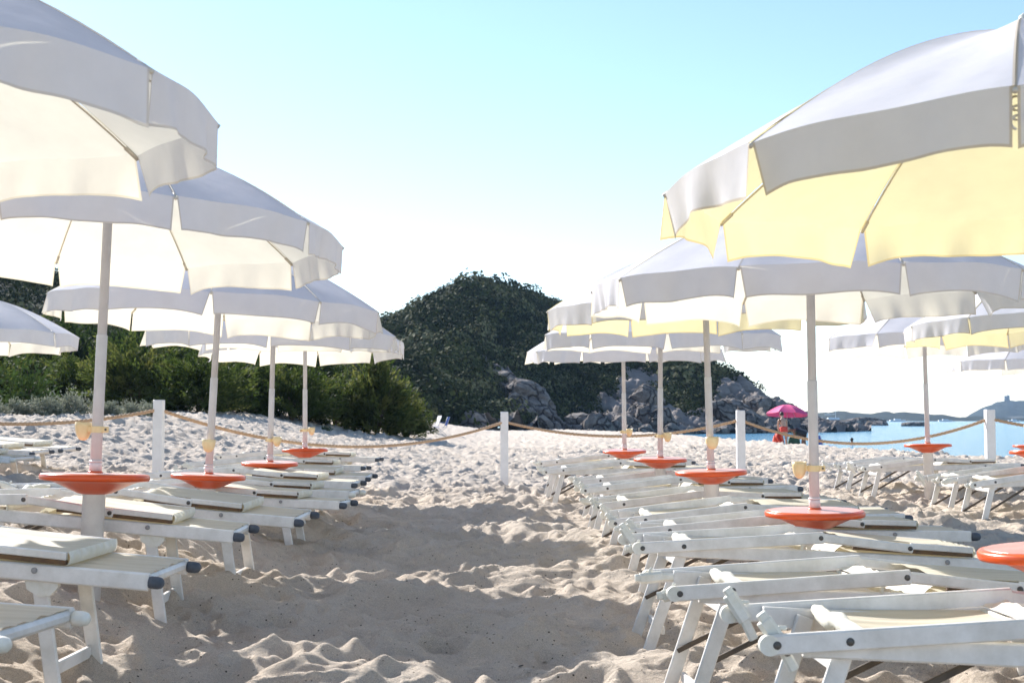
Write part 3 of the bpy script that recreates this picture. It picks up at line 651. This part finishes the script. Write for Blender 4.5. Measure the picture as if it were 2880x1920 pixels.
    if hook:
        hk = MB()
        for k in range(3):
            a_ = ph + 6 * math.pi / 5; o_ = Vector((math.cos(a_) * (RIM - .03), math.sin(a_) * (RIM - .03), zr - .035 - .024 * k)); hk.tube([o_ + Vector((.018 * math.cos(q), 0, .018 * math.sin(q))) for q in np.linspace(0, 2 * math.pi * (.95 if k < 2 else .7), 16)], .0035, 6)
        hk.build('hook', M['ribs'], root, True)
    return tag(root, label, 'umbrella', group)
UM = [
 ('UL1', (-2.089, 3.870, -.300, .001, -.026, .299), 'nearest white umbrella at upper left, only its right half in view', 'umbrellas left of the aisle', 'canvas', None),
 ('UL2', (-2.109, 6.794, -.275, .022, .032, .218), 'second white umbrella on the left, thick pole with cup on its left side', 'umbrellas left of the aisle', 'canvas', 2.9),
 ('UL3', (-2.218, 9.815, -.401, .044, .007, -.136), 'third white umbrella on the left, its cup facing the viewer', 'umbrellas left of the aisle', 'canvas', -1.5),
 ('UL4', (-2.327, 12.900, -.409, .022, -.029, .465), 'fourth white umbrella on the left, between the third and the farthest', 'umbrellas left of the aisle', 'canvas', -.5),
 ('UL5', (-2.440, 15.808, -.348, -.014, .041, .332), 'farthest white umbrella on the left, thinnest pole before the shrubs', 'umbrellas left of the aisle', 'canvas', .3),
 ('UR1', (1.773, 4.318, -.409, -.048, .015, .530), 'nearest white umbrella at upper right with yellow backlit underside', 'umbrellas right of the aisle', 'canvas_glow', None),
 ('UR2', (1.652, 7.340, -.494, -.009, -.013, -.181), 'second white umbrella on the right, thick pole rising from the largest whole table', 'umbrellas right of the aisle', 'canvas', 2.75),
 ('UR3', (1.502, 10.133, -.384, -.027, -.012, .090), 'third white umbrella on the right, cup facing the viewer, pole left of fence post', 'umbrellas right of the aisle', 'canvas_glow', -1.5),
 ('UR4', (1.496, 13.538, -.389, .004, -.031, .257), 'fourth white umbrella on the right, second thinnest pole before the cliff', 'umbrellas right of the aisle', 'canvas', -.5),
 ('UR5', (1.394, 16.622, -.380, -.011, -.043, .453), 'farthest white umbrella on the right, thinnest pole before the cliff', 'umbrellas right of the aisle', 'canvas', .6),
 ('US4', (4.871, 15.712, -.287, -.010, .015, .213), 'white umbrella standing before the sea, its orange table seen against water', 'umbrellas of the far right row', 'canvas', None),
 ('US3', (5.090, 12.969, -.292, -.037, .027, .127), 'white umbrella with yellow backlit underside at right border, pole out of view', 'umbrellas of the far right row', 'canvas_glow', 2.6),
 ('US5', (7.75, 20.0, -.38, 0, 0, .3), 'white umbrella half hidden at the right border, orange table cut off', 'umbrellas of the far right row', 'canvas', None),
 ('UL0', (-6.077, 14.842, -.307, -.008, .015, .274), 'white umbrella low at the left border, only its right half in view', 'umbrellas of the far left row', 'canvas', None),
]
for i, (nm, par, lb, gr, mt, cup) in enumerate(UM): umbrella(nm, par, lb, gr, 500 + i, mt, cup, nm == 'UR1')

# ------------------------------------------------------------------ sunbeds
LB, WB = 2.0, .29                                   # length, half width to the rail centre
def make_sunbed(white_caps=False):
    root = empty('sunbed')
    rt = .32
    for s in (-1, 1):
        yb, ym = s * WB, s * (WB - .030)
        a = MB().bar((.0, yb, rt - .012), (.90, yb, rt + .090), .024, .056, .005, (0, 0, 1)).build('backrest_rail', M['white'], root)
        e = MB().lathe([(.0285, -.0125), (.0285, .0125)], 20, (.0, yb, rt - .012), Matrix.Rotation(math.pi / 2, 4, 'X')); e.build('end_cap', M['plastic'], a, False)
        MB().bar((.10, ym, rt - .012), (LB - .04, ym, rt), .026, .066, .006).build('side_rail', M['white'], root)
        MB().bar((.86, yb - s * .001, rt + .090), (1.34, yb - s * .001, rt + .062), .020, .044, .007).build('arm', M['white'], root)
        for x, z in ((.02, rt - .010), (.22, rt + .010), (.885, rt + .088), (1.325, rt + .063)):
            d = s * (WB + .012); b = MB().lathe([(.0115, -.004), (.0115, .002), (.008, .006)], 14, (x, d, z), Matrix.Rotation(-s * math.pi / 2, 4, 'X')); b.build('bolt', M['bolt'], root, True)
        b = MB().lathe([(.012, -.004), (.012, .003), (.008, .006)], 14, (1.52, s * (WB - .016), rt + .006), Matrix.Rotation(-s * math.pi / 2, 4, 'X')); b.build('bolt', M['dull'], root, True)
        # legs
        MB().bar((.23, s * (WB - .058), rt + .0), (.04, s * (WB - .058), -.34), .022, .056, .005, (1, 0, 0)).build('leg', M['white'], root)
        MB().bar((1.52, s * (WB - .058), rt + .0), (1.68, s * (WB - .058), -.34), .022, .060, .005, (1, 0, 0)).build('leg', M['white'], root)
        MB().bar((.12, s * (WB - .085), .02), (.66, s * (WB - .085), rt - .01), .010, .020, .002).build('brace_rod', M['rod'], root)
        bk = MB(); pr = [(1.47, -.01), (1.60, -.01), (1.61, -.05), (1.585, -.085), (1.54, -.095), (1.49, -.07)]
        bk.skin([[(x, s * (WB - .050) - .014, rt + z) for x, z in pr], [(x, s * (WB - .050) + .014, rt + z) for x, z in pr]]); bk.build('bracket', M['plastic'], root)
        # rubber or white cap on the foot end
        cp = MB().lathe([(.021, 0), (.024, .008), (.024, .034), (.020, .048), (.011, .056)], 16, (LB - .04, ym, rt), Matrix.Rotation(math.pi / 2, 4, 'Y'))
        cp.build('foot_cap', M['plastic' if white_caps else 'rubber'], root, True)
        # latch
        lt = MB(); lt.bar((-.075, 0, .0), (.02, 0, .0), .030, .045, .010).bar((.0, 0, .0), (.085, 0, -.010), .020, .030, .006).bar((-.095, 0, .004), (-.07, 0, .004), .022, .030, .006)
        lt.bar((-.035, 0, .02), (-.02, 0, .04), .010, .012, .003)
        lo = lt.build('latch', M['plastic'], root); lo.location = (.035, s * (WB - .030), rt - .008)
        MB().lathe([(.011, -.004), (.011, .004)], 12, (.03, s * .014, 0), Matrix.Rotation(math.pi / 2, 4, 'X')).build('bolt', M['bolt'], lo)
    MB().bar((LB - .055, -WB + .03, rt + .004), (LB - .055, WB - .03, rt + .004), .030, .040, .012).build('foot_bar', M['white'], root)
    MB().bar((.152, -WB + .07, -.085), (.152, WB - .07, -.085), .020, .040, .004).build('leg_crossbar', M['white'], root)
    MB().bar((1.595, -WB + .07, -.06), (1.595, WB - .07, -.06), .022, .050, .004).build('leg_crossbar', M['white'], root)
    MB().bar((.21, -WB + .07, rt - .075), (.21, WB - .07, rt - .075), .020, .036, .004).build('leg_crossbar', M['white'], root)
    # cross bar at the knee
    cb = MB().grid(lambda u, v: Vector((.80 + .075 * u, (-1 + 2 * v) * (WB - .014), rt + .080 + .004 * math.sin(v * 40) * math.sin(u * 7) - .022 * (1 - u))), 5, 40)
    cb.bar((.80, -WB + .014, rt + .036), (.80, WB - .014, rt + .036), .012, .030, .003); cb.build('cross_bar', M['hem'], root, True)
    # slings
    def sling(x0, x1, z0, z1, sg, seed, hb=WB - .016):
        ns = seed
        def fn(u, v):
            x = x0 + (x1 - x0) * u; yy = (-1 + 2 * v) * hb; e = 1 - (2 * v - 1) ** 2
            z = z0 + (z1 - z0) * u - sg * e * math.sin(math.pi * (u * .9 + .08)) ** .8
            z += .006 * math.sin(v * 17 + ns + 2 * math.sin(u * 3)) * e * (1 - .6 * u) + .004 * math.sin(v * 31 + u * 5 + ns) * e
            return Vector((x + .012 * math.sin(v * 6 + ns) * (1 - u), yy, z))
        return fn
    f = sling(.26, .80, rt + .018, rt + .045, .030, 1.0)
    bf = MB().grid(f, 24, 30).build('backrest_fabric', M['sling'], root, True)
    MB().tube([f(0, v) + Vector((.0, 0, .004 + .012 * math.sin(math.pi * v))) for v in np.linspace(.02, .98, 16)], [.014 + .012 * math.sin(math.pi * q) for q in np.linspace(0, 1, 16)], 10).build('hem_roll', M['hem'], bf, True)
    g = sling(1.0, 1.95, rt + .030, rt + .030, .008, 3.0, WB - .022)
    sf = MB().grid(g, 24, 20).build('seat_fabric', M['sling'], root, True)
    h = MB().grid(lambda u, v: g(0, v) + Vector((-.06 + .10 * u, 0, .002 + .040 * math.sin(math.pi * min(1, u * .8)) - .03 * (1 - u))), 6, 20); h.build('hem_flap', M['hem'], sf, True)
    # folded sunshade panel lying on the foot half
    sh = MB()
    def shade(u, v):
        x = 1.02 + .62 * u; yy = (-1 + 2 * v) * (WB - .020); e = 1 - (2 * v - 1) ** 2
        return Vector((x, yy, rt + .090 + .012 * math.exp(-((u - .1) / .18) ** 2) * e - .006 * u - .012 * e * math.sin(math.pi * u) + .003 * math.sin(v * 19 + u * 4)))
    sp_ = MB().grid(shade, 22, 16).build('sunshade', M['sling'], root, True)
    for s in (-1, 1):
        MB().bar((1.33, s * (WB - .014), rt + .074), (1.640, s * (WB - .014), rt + .070), .020, .030, .004).build('shade_bar', M['white'], sp_)
        MB().bar((1.05, s * (WB - .019), rt + .050), (1.642, s * (WB - .019), rt + .046), .020, .018, .002).build('shade_edging', M['edge'], sp_)
    ef = MB().grid(lambda u, v: Vector((1.644 + .006 * math.sin(v * 43) * math.sin(3 * u) + .010 * u * (1 - u) * 4, (-1 + 2 * v) * (WB - .012), rt + .088 - .052 * u)), 5, 60)
    ef.build('shade_end', M['hem'], sp_, True)
    return root
def copy_tree(o, parent=None):
    c = o.copy(); S.collection.objects.link(c); c.parent = parent
    for ch in o.children: copy_tree(ch, c)
    return c
proto = {False: make_sunbed(False), True: make_sunbed(True)}; used = {False: False, True: False}
rb_ = random.Random(77)
def sunbed(anchor, local, yaw, tilt, roll, label, group, white=False, latch=None):
    yaw += R_(rb_.uniform(-1.5, 1.5)); roll += R_(rb_.uniform(-1.6, 1.6)); tilt += R_(rb_.uniform(-.5, .5))
    if not used[white]: o = proto[white]; used[white] = True; first = True
    else: o = copy_tree(proto[white]); first = False
    m_ = Matrix.Rotation(yaw, 3, 'Z') @ Matrix.Rotation(tilt, 3, 'Y') @ Matrix.Rotation(roll, 3, 'X')
    o.location = Vector(anchor) - m_ @ Vector(local); o.rotation_euler = m_.to_euler()
    ch = [c for c in o.children if c.name.split('.')[0] == 'latch']
    for k, c in enumerate(ch):
        c.rotation_euler = (0, (latch[k] if latch else rb_.choice([-.15, .25, .7, .9, 0.05, 1.0])), 0)
    return tag(o, label, 'sunbed', group)
footN, headN = (LB, -WB + .03, .32), (0, -WB, .308)
GL = 'sunbeds in the row left of the aisle'; GR = 'sunbeds in the row right of the aisle'; GS = 'sunbeds in the far right row'; GT = 'sunbeds in the far left row'
L = [(14, 1813, 3.72, -7, .06, 'sunbed nearest the camera at lower left, with white foot caps', True), (449, 1639, 5.12, -2, .085, 'lower left sunbed with large grey caps and wide shade panel filling its end', False),
     (679, 1511, 6.95, 2, .095, 'left sunbed in front of the nearest orange table', False), (847, 1471, 8.0, -1, .09, 'left sunbed directly behind the nearest left orange table', False),
     (970, 1422, 9.98, -2, .05, 'left sunbed just in front of the second left orange table', False), (995, 1392, 10.95, -3, .045, 'left sunbed with white foot caps right behind the second left table', True),
     (1001, 1365, 12.15, -3, .04, 'left sunbed in front of the third left orange table', False), (1039, 1348, 13.7, -3, .03, 'left sunbed just behind the third left orange table', False),
     (1025, 1317, 15.0, -2, .025, 'left sunbed below the farthest left orange table', False), (1064, 1293, 16.9, -2, .02, 'farthest sunbed in the left row, just behind the farthest orange table', False)]
for px, py, d, yw, tl, lb, wc in L: sunbed(at(px, py, d), footN, R_(yw), tl, 0, lb, GL, wc)
Rr = [(2163, 1813, 3.7, 2, .050, 'nearest sunbed at lower right, rounded white rail end toward the viewer', (.9, .95)), (1896, 1669, 5.05, 3, .050, 'lower right sunbed with lifted latch, second from the viewer', (-.25, -.15)),
      (1795, 1541, 6.5, 2, .060, 'right sunbed just in front of the largest whole orange table', (-.15, .9)), (1776, 1500, 7.75, 0, .01, 'right sunbed passing behind the largest orange table, dark cap at its far end', (.9, -.2)),
      (1722, 1472, 8.9, 3, .0, 'right sunbed before the second orange table from the right row', (.6, .8)), (1676, 1426, 10.5, 4, -.01, 'right sunbed beside the sleeve of the second right table', (.6, .1)),
      (1640, 1380, 12.1, 3, .0, 'right sunbed in front of the third right orange table', (.8, .7)), (1628, 1357, 13.7, 3, .0, 'right sunbed beside the sleeve of the third right table', (.5, .2)),
      (1531, 1328, 15.5, 2, .0, 'second farthest sunbed of the right row, legs clear on the sand', (.1, .3)), (1518, 1304, 17.2, 2, .0, 'farthest sunbed of the right row below the farthest right table', (-.1, .1))]
for px, py, d, yw, tl, lb, la in Rr: sunbed(at(px, py, d), headN, R_(yw), tl, 0, lb, GR, False, la)
for px, py, d, yw, tl, lb in [(2735, 1364, 12.5, 6, -.03, 'sunbed at the right border with its head legs framed open'), (2640, 1350, 13.9, 4, -.02, 'sunbed at far right behind the one at the border'),
        (2428, 1319, 16.2, 5, -.02, 'far right sunbed with dark brace rods visible below'), (2358, 1312, 17.6, 4, -.01, 'far right sunbed just right of the thick near pole')]:
    sunbed(at(px, py, d), headN, R_(yw), tl, 0, lb, GS)
for px, py, d, yw, tl, lb, wc in [(174, 1267, 15.9, -4, .06, 'far left sunbed with raised shade panel, farthest of three', False), (94, 1276, 14.8, -3, .05, 'far left sunbed with dark caps, middle of three', False), (40, 1294, 13.5, -8, .05, 'far left sunbed with white end bar at the left border', True)]:
    sunbed(at(px, py, d), footN, R_(yw), tl, 0, lb, GT, wc)

# ------------------------------------------------------------------ people and things at the water's edge
M['skin'] = paint('skin_pale', (.56, .36, .26), (.46, .28, .19), .5, 9); M['skin2'] = paint('skin_tanned', (.26, .13, .075), (.2, .095, .055), .5, 9)
M['hair'] = paint('hair_dark', (.03, .02, .015), (.018, .012, .01), .6, 30); M['hair2'] = paint('hair_grey', (.45, .40, .34), (.30, .27, .23), .6, 30)
M['red'] = paint('red_cloth', (.75, .10, .06), (.6, .05, .04), .8, 8); M['black'] = paint('black_cloth', (.02, .02, .025), (.012, .012, .015), .6, 8)
M['green'] = paint('green_bag', (.03, .09, .045), (.02, .055, .03), .7, 8); M['blue'] = paint('blue_cloth', (.03, .10, .42), (.02, .07, .3), .8, 8)
M['pink'] = paint('pink_canvas', (.80, .09, .26), (.68, .06, .2), .7, 3); M['steel'] = paint('chair_steel', (.5, .5, .52), (.4, .4, .42), .4, 8)
M['towel'] = paint('orange_towel', (.80, .20, .10), (.62, .08, .06), .9, 6)
def skin_body(name, joints, edges, mat, parent=None):
    me = bpy.data.meshes.new(name); me.from_pydata([j[:3] for j in joints], edges, []); me.materials.append(mat)
    o = link(name, me, parent); sm = o.modifiers.new('skin', 'SKIN'); sm.use_smooth_shade = True
    for i, j in enumerate(joints): me.skin_vertices[0].data[i].radius = (j[3], j[4] if len(j) > 4 else j[3])
    me.skin_vertices[0].data[0].use_root = True
    sb = o.modifiers.new('sub', 'SUBSURF'); sb.levels = 2; sb.render_levels = 2
    return o
def ellipsoid(mb, c, r, n=14):
    c = Vector(c); mb.skin([[c + Vector((r[0] * math.sin(a) * math.cos(b), r[1] * math.sin(a) * math.sin(b), r[2] * math.cos(a))) for b in [2 * math.pi * k / n for k in range(n)]] for a in np.linspace(.12, math.pi - .12, 9)]); return mb
def figure(px, d, rot, bend, skin, hair, suit, label, lean_arm, legs=.12):
    """standing figure, torso bent forward (local +x) by an angle; local y across the shoulders"""
    c = at(px * K, HZ, d); gz = float(base_z(c.x, c.y)); root = empty('person', (c.x, c.y, gz)); root.rotation_euler.z = rot
    sb, cb = math.sin(bend), math.cos(bend); hz = .86
    def T(a, y=0, f=0): return (a * sb + f * cb, y, hz + a * cb - f * sb)      # along the bent torso
    J = [(*T(0), .13, .15), (*T(.16), .115, .135), (*T(.33), .12, .16), (*T(.47), .075, .10), (*T(.55), .05), (*T(.63, 0, .02), .07, .075), (*T(.72, 0, .03), .078, .085), (*T(.79, 0, .02), .055)]
    E = [(0, 1), (1, 2), (2, 3), (3, 4), (4, 5), (5, 6), (6, 7)]
    for s in (-1, 1):
        k = len(J); fw = legs * s
        J += [(.0, s * .10, hz - .10, .095), (.02 + fw * .5, s * .10, .46, .062), (.0 + fw * .5, s * .10, .38, .055), (-.02 + fw, s * .10, .09, .038), (.02 + fw, s * .10, .03, .036), (.15 + fw, s * .11, .015, .028)]
        E += [(0, k), (k, k + 1), (k + 1, k + 2), (k + 2, k + 3), (k + 3, k + 4), (k + 4, k + 5)]
        k = len(J); sh = T(.44, s * .18, .0); ar = lean_arm
        el = (sh[0] + ar[0] * .5, sh[1] + s * .03, sh[2] + ar[1] * .5); wr = (sh[0] + ar[0], sh[1] - s * .03, sh[2] + ar[1])
        J += [(*sh, .055), (*el, .040), (*wr, .028)]; E += [(3, k), (k, k + 1), (k + 1, k + 2)]
        dv = Vector((ar[0], 0, ar[1])).normalized(); q = Vector(wr) + dv * .05; b = len(J); J.append((*q, .030, .018)); E.append((k + 2, b))
        for fi in range(4):
            g = q + dv * (.075 + .012 * (1.5 - abs(fi - 1.4))) + Vector((.012, (fi - 1.5) * .02, 0)); J.append((*g, .008)); E.append((b, len(J) - 1))
        g = q + dv * .03 + Vector((.02, -s * .045, 0)); J.append((*g, .010)); E.append((b, len(J) - 1))
    body = skin_body('body', J, E, skin, root)
    hd = Vector(T(.72, 0, .03)); m_ = Matrix.Rotation(bend, 3, 'Y')
    hm = MB(); ellipsoid(hm, (0, 0, 0), (.098, .090, .108)); hm.v = [hd + m_ @ (Vector(v) + Vector((-.022, 0, .028))) for v in hm.v]; hm.build('hair', hair, root, True)
    fm = MB()
    for s in (-1, 1): ellipsoid(fm, (.085, s * .032, .0), (.012, .016, .010), 8)
    ellipsoid(fm, (.10, 0, -.022), (.018, .013, .024), 8)
    for s in (-1, 1): ellipsoid(fm, (.0, s * .088, -.015), (.02, .01, .03), 8)
    ellipsoid(fm, (.082, 0, -.06), (.01, .024, .008), 8)
    fm.v = [hd + m_ @ Vector(v) for v in fm.v]; fm.build('face', skin, root, True)
    for (a0, a1, r0, r1, z0) in suit:
        sm = MB(); rg_ = []
        for a in np.linspace(a0, a1, 5):
            q = (a - a0) / (a1 - a0); rx = r0 + (r1 - r0) * q
            rg_.append([Vector(T(a, rx * 1.28 * math.sin(t_), rx * math.cos(t_))) for t_ in [2 * math.pi * k / 18 for k in range(18)]])
        sm.skin(rg_, True).build('swimsuit', z0, root, True)
    return tag(root, label, 'person')
figure(1800, 60, R_(95), R_(22), M['skin'], M['hair'], [(-.13, .09, .135, .145, M['red'])], 'person in red swim bottoms seen from behind under the pink umbrella', (.12, -.48), .05)
figure(1846, 60.5, R_(178), R_(72), M['skin2'], M['hair2'], [(-.10, .42, .145, .165, M['black'])], 'tanned person in black swimsuit bending over beach bags', (-.02, -.50), .14)
# pink umbrella
c = at(1806 * K, HZ, 61.5); gz = float(base_z(c.x, c.y)); pu = empty('pink_umbrella', (c.x, c.y, gz)); pu.rotation_euler = (R_(-6), R_(4), .2); ht = zpx(951 * K, 61.5) - gz; rp = 1.02
MB().tube([(0, 0, -.2), (0, 0, ht + .42)], .017, 10).build('pole', M['steel'], pu, True)
cm = MB(); n = 8
for i in range(n):
    a0, a1 = 2 * math.pi * i / n, 2 * math.pi * (i + 1) / n
    cm.grid(lambda u, v: (lambda c_: Vector((c_[0] * rp * v, c_[1] * rp * v, ht + .46 * (1 - v ** 1.8) - .03 * 4 * u * (1 - u) * v)))(((1 - u) * math.cos(a0) + u * math.cos(a1), (1 - u) * math.sin(a0) + u * math.sin(a1))), 6, 8)
cn = cm.build('canopy', M['pink'], pu, True)
for i in range(n):
    a0 = 2 * math.pi * i / n; MB().tube([(math.cos(a0) * rp * q, math.sin(a0) * rp * q, ht + .46 * (1 - q ** 1.8) - .012) for q in np.linspace(.05, 1.02, 8)], .006, 5).build('rib', M['steel'], pu, True)
tag(pu, 'pink beach umbrella over two people at the water edge', 'umbrella')
# bags, towel
def bag(px, d, wd, h, mat, name, lb, cat):
    c = at(px * K, HZ, d); r = empty(name, (c.x, c.y, float(base_z(c.x, c.y))))
    rings = []
    for q in np.linspace(0, 1, 7):
        k = 1 + .12 * math.sin(q * 3) - .25 * q; rings.append([Vector((wd / 2 * k * math.copysign(abs(math.cos(a)) ** .6, math.cos(a)), wd / 3.2 * k * math.copysign(abs(math.sin(a)) ** .6, math.sin(a)), h * q)) for a in [2 * math.pi * j / 16 for j in range(16)]])
    MB().skin(rings, True).build('bag_body', mat, r, True)
    for s in (-1, 1): MB().tube([(-wd * .2, s * wd * .2, h * .95), (-wd * .14, s * wd * .14, h * 1.3), (wd * .14, s * wd * .14, h * 1.3), (wd * .2, s * wd * .2, h * .95)], .012, 6).build('strap', mat, r, True)
    tag(r, lb, cat)
bag(1823, 59, .55, .62, M['green'], 'beach_bag', 'dark green beach bag at the feet of the two people', 'bag')
bag(1787, 59, .50, .50, M['towel'], 'beach_bag', 'orange red beach bag left of the green one', 'bag')
c = at(1790 * K, HZ, 58.7); tz = float(base_z(c.x, c.y)); tw_ = empty('beach_towel', (c.x, c.y, tz))
MB().grid(lambda u, v: Vector((-.18 + .26 * u + .06 * math.sin(v * 7), -.08 + .10 * math.sin(u * 9 + v * 2), .04 + .62 * v)), 16, 12).build('cloth', M['red'], tw_, True)
tag(tw_, 'red towel hanging beside the people at the water edge', 'towel')
def chair(px, d, mat, lb, rz, name='folding_chair', back=True):
    c = at(px * K, HZ, d); r = empty(name, (c.x, c.y, float(base_z(c.x, c.y)) - .01)); r.rotation_euler.z = rz
    for s in (-1, 1):
        MB().tube([(-.25, s * .26, 0), (.25, s * .26, .42)], .013, 8).build('leg', M['steel'], r, True); MB().tube([(.25, s * .26, 0), (-.25, s * .26, .42)], .013, 8).build('leg', M['steel'], r, True)
        if back: MB().tube([(-.22, s * .26, .40), (-.38, s * .26, .86)], .013, 8).build('back_post', M['steel'], r, True)
        MB().bar((-.28, s * .27, .60), (.22, s * .27, .60), .035, .02, .004).build('armrest', mat, r)
    MB().grid(lambda u, v: Vector((-.22 + .46 * u, -.25 + .5 * v, .42 - .03 * math.sin(3.14 * u))), 6, 6).build('seat', mat, r, True)
    if back: MB().grid(lambda u, v: Vector((-.235 - .14 * u, -.25 + .5 * v, .46 + .40 * u)), 6, 6).build('backrest', mat, r, True)
    return tag(r, lb, 'chair')
chair(1893, 58, M['blue'], 'blue folding chair right of the near thick pole by the water', R_(20))
chair(992, 60, M['white'], 'white folding chair beside the last tamarisk shrub', R_(200)); chair(1012, 61, M['blue'], 'blue and steel folding chair beside the white one near the shrub', R_(170))
# swimmer
c = at(1956 * K, HZ, 80); sw = empty('person', (c.x, c.y, WZ))
skin_body('body', [(0, 0, -.3, .16, .2), (0, 0, .05, .12, .19), (0, 0, .14, .055), (0, 0, .24, .08), (0, 0, .33, .075), (0, -.2, .02, .07), (0, .2, .02, .07), (.05, -.32, -.25, .05), (.05, .32, -.25, .05)], [(0, 1), (1, 2), (2, 3), (3, 4), (1, 5), (1, 6), (5, 7), (6, 8)], M['skin2'], sw)
hm = MB(); ellipsoid(hm, (0, .02, .31), (.10, .10, .11)); hm.build('hair', M['hair'], sw, True); tag(sw, 'swimmer in the sea, only dark head and shoulders showing', 'person')

# ------------------------------------------------------------------ haze
m, t, p, o = nodes('haze'); t.nodes.remove(p); pv = N(t, 'ShaderNodeVolumePrincipled'); pv.inputs['Color'].default_value = (.42, .64, 1, 1); pv.inputs['Density'].default_value = .00012; pv.inputs['Anisotropy'].default_value = .2
t.links.new(pv.outputs[0], o.inputs['Volume'])
V = [(x, y, z) for z in (-25, 110) for x, y in ((-1200, -320), (3200, -320), (3200, 4100), (-1200, 4100))]
hz = link('haze', mesh_from('haze', V, [(0, 3, 2, 1), (4, 5, 6, 7), (0, 1, 5, 4), (1, 2, 6, 5), (2, 3, 7, 6), (3, 0, 4, 7)], m)); tag(hz, kind='stuff'); hz.display_type = 'WIRE'
